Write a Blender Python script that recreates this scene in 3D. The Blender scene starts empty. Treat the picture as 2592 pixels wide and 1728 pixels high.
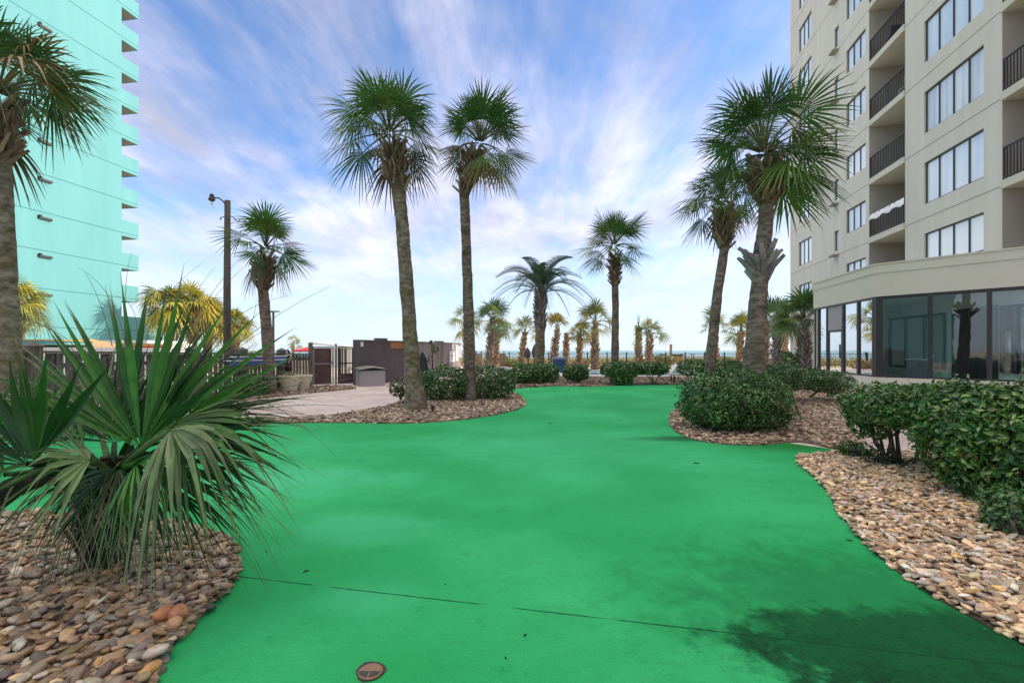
import bpy, math, random
import numpy as np
from mathutils import Vector, Matrix

# ------------------------------------------------------------------ camera, sky, sun, exposure
S = bpy.context.scene
COL = S.collection
F, CX, HY, EYE = 1224.0, 1296.0, 887.0, 1.5

cam_d = bpy.data.cameras.new("camera"); cam = bpy.data.objects.new("camera", cam_d); COL.objects.link(cam)
cam.location = (0, 0, EYE); cam.rotation_euler = (math.radians(90), 0, 0)
cam_d.sensor_width = 36.0; cam_d.lens = F / 2592 * 36.0
cam_d.shift_y = (HY - 864.0) / 2592.0
cam_d.clip_start = 0.05; cam_d.clip_end = 20000
S.camera = cam
S.view_settings.view_transform = 'Standard'; S.view_settings.look = 'None'
S.view_settings.gamma = 1.0; S.view_settings.use_curve_mapping = False
S.view_settings.exposure = 1.0

SUN_EL = math.radians(26)
SUN_AZ = math.atan2(1.0, 0.2)            # measured from +Y towards +X
sd = Vector((math.sin(SUN_AZ) * math.cos(SUN_EL), math.cos(SUN_AZ) * math.cos(SUN_EL), math.sin(SUN_EL)))
sl = bpy.data.lights.new("sun", 'SUN'); sl.energy = 2.1; sl.angle = math.radians(0.5); sl.color = (1.0, 0.9, 0.74)
so = bpy.data.objects.new("sun", sl); COL.objects.link(so); so.location = (60, 10, 50)
so.rotation_euler = (-sd).to_track_quat('-Z', 'Y').to_euler()

world = bpy.data.worlds.new("World"); S.world = world; world.use_nodes = True
def build_world():
    nt = world.node_tree; N = nt.nodes; L = nt.links; N.clear()
    out = N.new('ShaderNodeOutputWorld'); bg = N.new('ShaderNodeBackground'); bg.inputs['Strength'].default_value = 0.12
    sky = N.new('ShaderNodeTexSky'); sky.sky_type = 'NISHITA'; sky.sun_disc = False
    sky.sun_elevation = SUN_EL; sky.sun_rotation = SUN_AZ; sky.air_density = 1.0; sky.dust_density = 0.6; sky.ozone_density = 2.0
    tc = N.new('ShaderNodeTexCoord'); sep = N.new('ShaderNodeSeparateXYZ'); L.new(tc.outputs['Generated'], sep.inputs[0])
    def m(op, a, b=None, clamp=False):
        n = N.new('ShaderNodeMath'); n.operation = op; n.use_clamp = clamp
        for i, v in enumerate((a, b)):
            if v is None: continue
            if isinstance(v, (int, float)): n.inputs[i].default_value = v
            else: L.new(v, n.inputs[i])
        return n.outputs[0]
    z = m('MAXIMUM', sep.outputs[2], 0.0)
    zz = m('ADD', z, 0.16)
    u = m('DIVIDE', sep.outputs[0], zz); v = m('DIVIDE', sep.outputs[1], zz)
    cmb = N.new('ShaderNodeCombineXYZ'); L.new(u, cmb.inputs[0]); L.new(v, cmb.inputs[1])
    mp = N.new('ShaderNodeMapping'); L.new(cmb.outputs[0], mp.inputs[0])
    mp.inputs['Rotation'].default_value = (0, 0, math.radians(-14)); mp.inputs['Scale'].default_value = (1.1, 0.75, 1); mp.inputs['Location'].default_value = (5.3, 2.2, 0)
    n1 = N.new('ShaderNodeTexNoise'); n1.inputs['Scale'].default_value = 1.15; n1.inputs['Detail'].default_value = 9; n1.inputs['Roughness'].default_value = 0.56
    n1.inputs['Distortion'].default_value = 0.5; L.new(mp.outputs[0], n1.inputs['Vector'])
    mp2 = N.new('ShaderNodeMapping'); L.new(cmb.outputs[0], mp2.inputs[0]); mp2.inputs['Scale'].default_value = (3.0, 0.7, 1); mp2.inputs['Rotation'].default_value = (0, 0, math.radians(20))
    n2 = N.new('ShaderNodeTexNoise'); n2.inputs['Scale'].default_value = 2.2; n2.inputs['Detail'].default_value = 6; n2.inputs['Roughness'].default_value = 0.6; L.new(mp2.outputs[0], n2.inputs['Vector'])
    ov = N.new('ShaderNodeMapRange'); ov.interpolation_type = 'SMOOTHSTEP'; L.new(z, ov.inputs[0]); ov.inputs[1].default_value = 0.6; ov.inputs[2].default_value = 0.9; ov.inputs[4].default_value = 0.2  # extra cloud cover above the view, added as fill
    s = m('ADD', m('ADD', m('MULTIPLY', n1.outputs[0], 0.7), m('MULTIPLY', n2.outputs[0], 0.3)), ov.outputs[0])
    mask = N.new('ShaderNodeMapRange'); mask.interpolation_type = 'SMOOTHSTEP'; L.new(s, mask.inputs[0])
    mask.inputs[1].default_value = 0.33; mask.inputs[2].default_value = 0.61
    # thin out right at the horizon
    hz = N.new('ShaderNodeMapRange'); hz.interpolation_type = 'SMOOTHSTEP'; L.new(z, hz.inputs[0]); hz.inputs[1].default_value = 0.0; hz.inputs[2].default_value = 0.22
    mk = m('MULTIPLY', mask.outputs[0], m('ADD', m('MULTIPLY', hz.outputs[0], 0.7), 0.3))
    mk = m('MULTIPLY', mk, 0.92)
    # sky colour, a bit deeper blue aloft, pale at the horizon
    tint = N.new('ShaderNodeMix'); tint.data_type = 'RGBA'; tint.blend_type = 'MULTIPLY'; tint.inputs[0].default_value = 1.0
    L.new(sky.outputs[0], tint.inputs[6]); tint.inputs[7].default_value = (0.76, 0.9, 1.12, 1)
    cloud = N.new('ShaderNodeMix'); cloud.data_type = 'RGBA'; L.new(mk, cloud.inputs[0]); L.new(tint.outputs[2], cloud.inputs[6])
    # clouds overhead, out of view, brightened and warmed to fill the shaded foreground; lavender over the sea
    up = N.new('ShaderNodeMapRange'); L.new(z, up.inputs[0]); up.inputs[1].default_value = 0.55; up.inputs[2].default_value = 0.85; up.inputs[3].default_value = 0.0; up.inputs[4].default_value = 1.0
    cc = N.new('ShaderNodeMix'); cc.data_type = 'RGBA'; L.new(up.outputs[0], cc.inputs[0]); cc.inputs[6].default_value = (4.5, 4.4, 5.3, 1); cc.inputs[7].default_value = (10.0, 9.0, 7.8, 1)
    n4 = N.new('ShaderNodeTexNoise'); n4.inputs['Scale'].default_value = 1.9; n4.inputs['Detail'].default_value = 8; n4.inputs['Roughness'].default_value = 0.62; L.new(mp.outputs[0], n4.inputs['Vector'])
    g4 = N.new('ShaderNodeMapRange'); L.new(n4.outputs[0], g4.inputs[0]); g4.inputs[1].default_value = 0.36; g4.inputs[2].default_value = 0.64; g4.inputs[3].default_value = 0.62; g4.inputs[4].default_value = 1.12
    aloft = N.new('ShaderNodeMapRange'); L.new(z, aloft.inputs[0]); aloft.inputs[1].default_value = 0.12; aloft.inputs[2].default_value = 0.55; aloft.inputs[3].default_value = 1.05; aloft.inputs[4].default_value = 0.88
    gg = m('MULTIPLY', g4.outputs[0], aloft.outputs[0]); gg = m('MAXIMUM', gg, up.outputs[0])
    cs = N.new('ShaderNodeVectorMath'); cs.operation = 'SCALE'; L.new(cc.outputs[2], cs.inputs[0]); L.new(gg, cs.inputs['Scale'])
    L.new(cs.outputs[0], cloud.inputs[7])
    hf = N.new('ShaderNodeMapRange'); hf.interpolation_type = 'SMOOTHSTEP'; L.new(z, hf.inputs[0]); hf.inputs[1].default_value = 0.0; hf.inputs[2].default_value = 0.3; hf.inputs[3].default_value = 0.75; hf.inputs[4].default_value = 0.0
    hm = N.new('ShaderNodeMix'); hm.data_type = 'RGBA'; L.new(hf.outputs[0], hm.inputs[0]); L.new(cloud.outputs[2], hm.inputs[6]); hm.inputs[7].default_value = (3.6, 4.2, 4.9, 1)
    L.new(hm.outputs[2], bg.inputs[0]); L.new(bg.outputs[0], out.inputs[0])
build_world()

# ------------------------------------------------------------------ helpers
rng = np.random.default_rng(7); random.seed(7)
def W(px, py, Z): return np.array(((px - CX) / F * Z, Z, EYE + (HY - py) / F * Z))
def G(px, py):
    Z = EYE * F / (py - HY); return np.array(((px - CX) / F * Z, Z, 0.0))
def nrm(v): v = np.asarray(v, float); return v / (np.linalg.norm(v) + 1e-12)

class MB:
    """collects geometry in world coordinates and links it as one mesh object"""
    def __init__(s): s.V = []; s.Q = []; s.T = []; s.P = []; s.C = []; s.n = 0; s.hascol = False
    def add(s, v, quads=None, tris=None, polys=None, col=None):
        v = np.asarray(v, float).reshape(-1, 3); s.V.append(v)
        if quads is not None and len(quads): s.Q.append(np.asarray(quads, int) + s.n)
        if tris is not None and len(tris): s.T.append(np.asarray(tris, int) + s.n)
        if polys is not None: s.P += [[i + s.n for i in p] for p in polys]
        if col is None: c = np.ones((len(v), 3)) * 0.5
        else:
            s.hascol = True; c = np.asarray(col, float)
            if c.ndim == 1: c = np.tile(c, (len(v), 1))
        s.C.append(c); s.n += len(v)
    def obox(s, o, a, b, c, col=None):
        o, a, b, c = (np.asarray(x, float) for x in (o, a, b, c))
        v = [o, o + a, o + a + b, o + b, o + c, o + a + c, o + a + b + c, o + b + c]
        q = [[0, 3, 2, 1], [4, 5, 6, 7], [0, 1, 5, 4], [1, 2, 6, 5], [2, 3, 7, 6], [3, 0, 4, 7]]
        if np.dot(np.cross(a, b), c) < 0: q = [x[::-1] for x in q]
        s.add(v, q, col=col)
    def box(s, x0, x1, y0, y1, z0, z1, col=None): s.obox((x0, y0, z0), (x1 - x0, 0, 0), (0, y1 - y0, 0), (0, 0, z1 - z0), col)
    def tube(s, pts, rad, n=10, cap=True, col=None, squash=None):
        pts = np.asarray(pts, float); m = len(pts)
        rad = np.full(m, rad) if np.isscalar(rad) else np.asarray(rad, float)
        t = np.gradient(pts, axis=0); t /= np.linalg.norm(t, axis=1)[:, None] + 1e-9
        ref = np.array((0.0, 0, 1.0)) if abs(t[0][2]) < 0.9 else np.array((1.0, 0, 0))
        a = np.cross(t, ref); a /= np.linalg.norm(a, axis=1)[:, None] + 1e-9; b = np.cross(t, a)
        th = np.linspace(0, 2 * np.pi, n, endpoint=False)
        v = pts[:, None, :] + rad[:, None, None] * (np.cos(th)[None, :, None] * a[:, None, :] + np.sin(th)[None, :, None] * b[:, None, :])
        i = np.arange(m - 1)[:, None] * n; j = np.arange(n)[None, :]; k = (j + 1) % n
        q = np.stack([i + j, i + n + j, i + n + k, i + k], -1).reshape(-1, 4)
        polys = [list(range(n)), [(m - 1) * n + x for x in range(n)][::-1]] if cap else None
        s.add(v.reshape(-1, 3), q, polys=polys, col=col)
    def lathe(s, c, prof, n=24, col=None):
        c = np.asarray(c, float); th = np.linspace(0, 2 * np.pi, n, endpoint=False)
        v = np.array([[c[0] + r * math.cos(a), c[1] + r * math.sin(a), c[2] + z] for r, z in prof for a in th])
        m = len(prof); i = np.arange(m - 1)[:, None] * n; j = np.arange(n)[None, :]; k = (j + 1) % n
        s.add(v, np.stack([i + j, i + k, i + n + k, i + n + j], -1).reshape(-1, 4), polys=[list(range(n))[::-1], [(m - 1) * n + x for x in range(n)]], col=col)
    def prism(s, poly, z0, z1, col=None):
        n = len(poly); v = [(p[0], p[1], z0) for p in poly] + [(p[0], p[1], z1) for p in poly]
        s.add(v, [[i, (i + 1) % n, n + (i + 1) % n, n + i] for i in range(n)], polys=[list(range(n))[::-1], list(range(n, 2 * n))], col=col)
    def build(s, name, mat, parent=None, smooth=False, props=None):
        me = bpy.data.meshes.new(name); V = np.concatenate(s.V)
        org = np.array(origin(parent)); V = V - org
        faces = []; loops = []; starts = []; pos = 0
        for arr, k in ((s.Q, 4), (s.T, 3)):
            if arr:
                A = np.concatenate(arr); loops.append(A.reshape(-1)); starts.append(pos + np.arange(len(A)) * k); pos += A.size
        for p in s.P: loops.append(np.array(p)); starts.append(np.array([pos])); pos += len(p)
        loops = np.concatenate(loops); starts = np.concatenate(starts)
        me.vertices.add(len(V)); me.vertices.foreach_set('co', V.astype(np.float32).ravel())
        me.loops.add(len(loops)); me.loops.foreach_set('vertex_index', loops.astype(np.int32))
        me.polygons.add(len(starts)); me.polygons.foreach_set('loop_start', starts.astype(np.int32))
        me.update(calc_edges=True); me.validate()
        me.polygons.foreach_set('use_smooth', np.full(len(me.polygons), bool(smooth)))
        if s.hascol:
            c = np.concatenate(s.C); c = np.hstack([c, np.ones((len(c), 1))]).astype(np.float32)
            at = me.color_attributes.new('col', 'FLOAT_COLOR', 'POINT'); at.data.foreach_set('color', c.ravel())
        me.materials.append(mat)
        o = bpy.data.objects.new(name, me); COL.objects.link(o)
        if parent is not None: o.parent = parent
        if props:
            for k, v in props.items(): o[k] = v
        return o
def origin(p):
    o = Vector((0, 0, 0))
    while p is not None: o += p.location; p = p.parent
    return o
def thing(name, label, cat, loc=(0, 0, 0), group=None):
    o = bpy.data.objects.new(name, None); COL.objects.link(o); o.location = [float(x) for x in loc]; o.empty_display_size = 0.2
    o['label'] = label; o['category'] = cat
    if group: o['group'] = group
    return o
def tag(o, label, cat, group=None):
    o['label'] = label; o['category'] = cat
    if group: o['group'] = group
    return o
def struct(o, kind='structure'): o['kind'] = kind; return o
def relabel(o, label): o['label'] = label

# ------------------------------------------------------------------ materials
def pbr(name, c1, c2=None, scale=3.0, rough=0.7, bump=0.0, bscale=None, attr=False, metal=0.0, spec=0.5, stretch=(1, 1, 1), detail=6, transl=0.0, contrast=(0.35, 0.65), bdist=0.02, coat=0.0, c3=None, s3=1.0):
    m = bpy.data.materials.new(name); m.use_nodes = True; nt = m.node_tree; N = nt.nodes; L = nt.links
    b = N['Principled BSDF']; b.inputs['Roughness'].default_value = rough; b.inputs['Metallic'].default_value = metal
    b.inputs['Specular IOR Level'].default_value = spec; b.inputs['Coat Weight'].default_value = coat
    tc = N.new('ShaderNodeTexCoord'); mp = N.new('ShaderNodeMapping'); mp.inputs['Scale'].default_value = stretch; L.new(tc.outputs['Object'], mp.inputs[0])
    no = N.new('ShaderNodeTexNoise'); no.inputs['Scale'].default_value = scale; no.inputs['Detail'].default_value = detail; L.new(mp.outputs[0], no.inputs['Vector'])
    rp = N.new('ShaderNodeMapRange'); rp.inputs[1].default_value = contrast[0]; rp.inputs[2].default_value = contrast[1]; L.new(no.outputs[0], rp.inputs[0])
    mx = N.new('ShaderNodeMix'); mx.data_type = 'RGBA'; L.new(rp.outputs[0], mx.inputs[0])
    c2 = c2 or c1
    mx.inputs[6].default_value = (*c1, 1); mx.inputs[7].default_value = (*c2, 1); src = mx.outputs[2]
    if c3:
        n3 = N.new('ShaderNodeTexNoise'); n3.inputs['Scale'].default_value = s3; n3.inputs['Detail'].default_value = 5; L.new(mp.outputs[0], n3.inputs['Vector'])
        r3 = N.new('ShaderNodeMapRange'); r3.inputs[1].default_value = 0.48; r3.inputs[2].default_value = 0.68; L.new(n3.outputs[0], r3.inputs[0])
        m3 = N.new('ShaderNodeMix'); m3.data_type = 'RGBA'; L.new(r3.outputs[0], m3.inputs[0]); L.new(src, m3.inputs[6]); m3.inputs[7].default_value = (*c3, 1); src = m3.outputs[2]
    if attr:
        at = N.new('ShaderNodeAttribute'); at.attribute_name = 'col'
        mm = N.new('ShaderNodeMix'); mm.data_type = 'RGBA'; mm.blend_type = 'MULTIPLY'; mm.inputs[0].default_value = 1.0
        L.new(at.outputs['Color'], mm.inputs[6]); L.new(src, mm.inputs[7]); src = mm.outputs[2]
    L.new(src, b.inputs['Base Color'])
    if bump:
        nb = N.new('ShaderNodeTexNoise'); nb.inputs['Scale'].default_value = bscale or scale * 4; nb.inputs['Detail'].default_value = 6; L.new(mp.outputs[0], nb.inputs['Vector'])
        bp = N.new('ShaderNodeBump'); bp.inputs['Strength'].default_value = bump; bp.inputs['Distance'].default_value = bdist; L.new(nb.outputs[0], bp.inputs['Height']); L.new(bp.outputs[0], b.inputs['Normal'])
    if transl:
        tr = N.new('ShaderNodeBsdfTranslucent'); ms = N.new('ShaderNodeMixShader'); ms.inputs[0].default_value = transl
        L.new(src, tr.inputs[0]); L.new(b.outputs[0], ms.inputs[1]); L.new(tr.outputs[0], ms.inputs[2]); L.new(ms.outputs[0], N['Material Output'].inputs[0])
    return m

def glass_mat(name, tint, lo, hi):
    m = bpy.data.materials.new(name); m.use_nodes = True; nt = m.node_tree; N = nt.nodes; L = nt.links; N.clear()
    out = N.new('ShaderNodeOutputMaterial'); tr = N.new('ShaderNodeBsdfTransparent'); tr.inputs[0].default_value = (*tint, 1)
    gl = N.new('ShaderNodeBsdfGlossy'); gl.inputs['Roughness'].default_value = 0.01; gl.inputs[0].default_value = (0.95, 0.97, 1, 1)
    lw = N.new('ShaderNodeLayerWeight'); lw.inputs[0].default_value = 0.5
    mr = N.new('ShaderNodeMapRange'); mr.inputs[3].default_value = lo; mr.inputs[4].default_value = hi; L.new(lw.outputs['Facing'], mr.inputs[0])
    no = N.new('ShaderNodeTexNoise'); no.inputs['Scale'].default_value = 0.9; bp = N.new('ShaderNodeBump'); bp.inputs['Strength'].default_value = 0.03; bp.inputs['Distance'].default_value = 0.1
    tc = N.new('ShaderNodeTexCoord'); L.new(tc.outputs['Object'], no.inputs['Vector']); L.new(no.outputs[0], bp.inputs['Height']); L.new(bp.outputs[0], gl.inputs['Normal'])
    ms = N.new('ShaderNodeMixShader'); L.new(mr.outputs[0], ms.inputs[0]); L.new(tr.outputs[0], ms.inputs[1]); L.new(gl.outputs[0], ms.inputs[2]); L.new(ms.outputs[0], out.inputs[0])
    return m

M = {}
M['leaf'] = pbr('palm_leaf', (0.8, 0.8, 0.8), (1.2, 1.2, 1.2), 2.0, 0.42, attr=True, spec=0.5, transl=0.22)
M['nearleaf'] = pbr('near_palm_leaf', (0.75, 0.75, 0.75), (1.2, 1.2, 1.2), 9.0, 0.3, attr=True, spec=0.4, transl=0.3, stretch=(1, 1, 1))
M['bushleaf'] = pbr('shrub_leaf', (0.7, 0.7, 0.7), (1.3, 1.3, 1.3), 2.5, 0.2, attr=True, spec=0.75, transl=0.15)
M['twig'] = pbr('twig_bark', (0.05, 0.04, 0.03), (0.12, 0.1, 0.08), 20, 0.9)
M['trunk'] = pbr('palm_trunk', (0.11, 0.08, 0.06), (0.3, 0.235, 0.19), 3.0, 0.9, bump=0.9, bscale=6.0, stretch=(2.2, 2.2, 4), detail=10, bdist=0.04, c3=(0.08, 0.065, 0.045), s3=0.9)
M['trunkold'] = pbr('lichen_trunk', (0.1, 0.08, 0.055), (0.32, 0.265, 0.21), 3.0, 0.92, bump=1.0, bscale=6.0, stretch=(2, 2, 3.4), detail=10, bdist=0.04, c3=(0.14, 0.105, 0.035), s3=0.8)
M['boot'] = pbr('palm_boot', (0.8, 0.8, 0.8), (1.15, 1.15, 1.15), 8, 0.85, attr=True)
M['darktrunk'] = pbr('dark_fibre', (0.018, 0.015, 0.012), (0.05, 0.042, 0.03), 14, 0.95, bump=0.6)
M['pebble'] = pbr('pebble', (0.75, 0.75, 0.75), (1.2, 1.2, 1.2), 30, 0.5, attr=True, spec=0.4)
M['chip'] = pbr('mulch_chip', (0.7, 0.7, 0.7), (1.2, 1.2, 1.2), 30, 0.85, attr=True)
M['soil'] = pbr('bed_soil', (0.03, 0.022, 0.016), (0.09, 0.065, 0.045), 9, 0.95, bump=0.5)
M['mulchsoil'] = pbr('mulch_soil', (0.1, 0.07, 0.05), (0.22, 0.16, 0.12), 16, 0.95, bump=0.6)
M['teal'] = pbr('teal_stucco', (0.145, 0.41, 0.435), (0.175, 0.46, 0.48), 0.35, 0.8, bump=0.1, bscale=30, stretch=(2.5, 2.5, 0.35), contrast=(0.3, 0.7))
M['tealdark'] = pbr('teal_joint', (0.05, 0.2, 0.2), None, 1, 0.9)
M['soffit'] = pbr('teal_soffit', (0.28, 0.25, 0.2), (0.33, 0.3, 0.25), 1, 0.9)
M['beige'] = pbr('beige_stucco', (0.61, 0.565, 0.5), (0.69, 0.64, 0.575), 0.8, 0.85, bump=0.12, bscale=45, stretch=(2.5, 2.5, 0.25), contrast=(0.3, 0.7))
M['band'] = pbr('podium_stucco', (0.62, 0.585, 0.49), (0.68, 0.64, 0.55), 0.7, 0.85, bump=0.15, bscale=40, stretch=(1.5, 1.5, 0.4), contrast=(0.3, 0.7))
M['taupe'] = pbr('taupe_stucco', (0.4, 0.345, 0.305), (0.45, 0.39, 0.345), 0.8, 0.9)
M['slab'] = pbr('slab_paint', (0.6, 0.55, 0.45), (0.65, 0.6, 0.5), 1.5, 0.8)
M['joint'] = pbr('stucco_joint', (0.22, 0.2, 0.17), None, 1, 0.9)
M['bronze'] = pbr('bronze_frame', (0.03, 0.025, 0.028), (0.045, 0.04, 0.042), 6, 0.4, spec=0.5)
M['rail'] = pbr('railing_paint', (0.03, 0.026, 0.026), None, 3, 0.5)
M['curtain'] = pbr('curtained_pane', (0.84, 0.9, 0.96), (0.9, 0.94, 0.98), 0.8, 0.05, spec=0.9, stretch=(3, 3, 0.2), coat=0.9)
M['curtain_blue'] = pbr('blue_curtained_pane', (0.6, 0.72, 0.86), (0.82, 0.88, 0.95), 0.5, 0.05, spec=0.9, stretch=(4, 4, 0.4), coat=0.9)
M['curtain_dim'] = pbr('dim_curtained_pane', (0.5, 0.56, 0.62), (0.8, 0.82, 0.84), 0.9, 0.05, spec=0.9, stretch=(6, 6, 0.15), coat=0.9)
M['glassfront'] = glass_mat('front_glass', (0.88, 0.98, 0.99), 0.1, 0.6)
M['glassside'] = glass_mat('side_glass', (0.45, 0.55, 0.58), 0.35, 1.1)
M['mirrorpane'] = pbr('inner_pane', (0.8, 0.86, 0.88), None, 1, 0.03, metal=1.0)
M['inside'] = pbr('room_wall', (0.62, 0.6, 0.53), (0.68, 0.66, 0.58), 1.0, 0.9)
M['darkroom'] = pbr('room_dark', (0.03, 0.028, 0.03), (0.06, 0.055, 0.055), 2.0, 0.7)
M['steel'] = pbr('steel', (0.6, 0.6, 0.6), None, 3, 0.25, metal=1.0)
M['fence'] = pbr('fence_wood', (0.12, 0.098, 0.092), (0.21, 0.178, 0.168), 3.0, 0.85, bump=0.4, stretch=(6, 6, 0.6))
M['shed'] = pbr('shed_siding', (0.105, 0.085, 0.098), (0.14, 0.118, 0.13), 1.2, 0.8, stretch=(2, 2, 0.4), bump=0.15, bscale=20)
M['shedpale'] = pbr('weathered_siding', (0.27, 0.225, 0.22), (0.36, 0.31, 0.3), 1.0, 0.85, stretch=(3, 3, 0.25), bump=0.2, bscale=20, c3=(0.16, 0.13, 0.13), s3=1.3)
M['gatedark'] = pbr('gate_mesh', (0.095, 0.05, 0.053), (0.14, 0.085, 0.085), 2.5, 0.7)
M['galv'] = pbr('galvanised_tube', (0.3, 0.28, 0.29), (0.4, 0.38, 0.38), 6, 0.5, metal=0.5)
M['black'] = pbr('black_metal', (0.015, 0.015, 0.016), None, 5, 0.45)
M['boxgrey'] = pbr('grey_plastic', (0.33, 0.31, 0.33), (0.38, 0.36, 0.38), 1.5, 0.6)
M['lidgrey'] = pbr('olive_grey_plastic', (0.22, 0.22, 0.2), (0.26, 0.26, 0.235), 1.5, 0.6)
M['pot'] = pbr('cream_pot', (0.82, 0.72, 0.53), (0.86, 0.77, 0.6), 2.2, 0.6, bump=0.1)
M['pole'] = pbr('pole_wood', (0.06, 0.048, 0.045), (0.12, 0.1, 0.09), 3, 0.9, stretch=(5, 5, 0.5))
M['blue'] = pbr('blue_paint', (0.03, 0.07, 0.42), (0.05, 0.1, 0.5), 3, 0.4)
M['white'] = pbr('white_paint', (0.76, 0.76, 0.78), (0.82, 0.82, 0.82), 2, 0.5)
M['red'] = pbr('red_canvas', (0.55, 0.03, 0.035), (0.62, 0.05, 0.05), 3, 0.7)
M['tan'] = pbr('tan_shingle', (0.4, 0.25, 0.13), (0.5, 0.33, 0.18), 5, 0.85)
M['orange'] = pbr('orange_fascia', (0.6, 0.25, 0.1), (0.65, 0.3, 0.13), 4, 0.8)
M['navy'] = pbr('navy_plastic', (0.015, 0.045, 0.12), (0.02, 0.06, 0.15), 3, 0.4)
M['umb'] = pbr('dark_canvas', (0.05, 0.035, 0.05), (0.085, 0.06, 0.08), 6, 0.9)
M['rock'] = pbr('pale_rock', (0.25, 0.25, 0.28), (0.62, 0.62, 0.66), 5, 0.9, bump=0.8)
M['skin'] = pbr('painted_skin', (0.62, 0.52, 0.55), None, 3, 0.6)
M['hair'] = pbr('painted_hair', (0.012, 0.01, 0.012), None, 3, 0.5)
M['dress'] = pbr('painted_dress', (0.06, 0.008, 0.012), (0.09, 0.012, 0.018), 8, 0.6)
M['clay'] = pbr('clay_plastic', (0.25, 0.13, 0.075), (0.32, 0.17, 0.1), 14, 0.6)
M['ink'] = pbr('sign_ink', (0.03, 0.03, 0.03), None, 3, 0.7)
M['redink'] = pbr('sign_red', (0.6, 0.08, 0.09), None, 3, 0.7)
M['yellowwood'] = pbr('yellow_timber', (0.45, 0.3, 0.12), (0.55, 0.38, 0.17), 4, 0.85)  # yellow timber, its own colour
M['brownwood'] = pbr('boardwalk_timber', (0.3, 0.2, 0.15), (0.38, 0.26, 0.2), 4, 0.85)
M['sand'] = pbr('beach_sand', (0.5, 0.42, 0.31), (0.6, 0.52, 0.4), 0.6, 0.95, bump=0.5, bscale=3)
M['deck'] = pbr('pool_deck', (0.55, 0.46, 0.42), (0.63, 0.55, 0.5), 1.2, 0.8)
M['water'] = pbr('pool_water', (0.08, 0.35, 0.5), (0.12, 0.42, 0.55), 0.8, 0.08, bump=0.1, bscale=4)
M['seaw'] = pbr('sea_water', (0.1, 0.25, 0.26), (0.17, 0.33, 0.33), 0.05, 0.35, bump=0.5, bscale=0.5, stretch=(0.3, 1.5, 1))
M['foam'] = pbr('surf_foam', (0.6, 0.62, 0.62), (0.75, 0.76, 0.76), 0.2, 0.7, stretch=(0.3, 2, 1))

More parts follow.
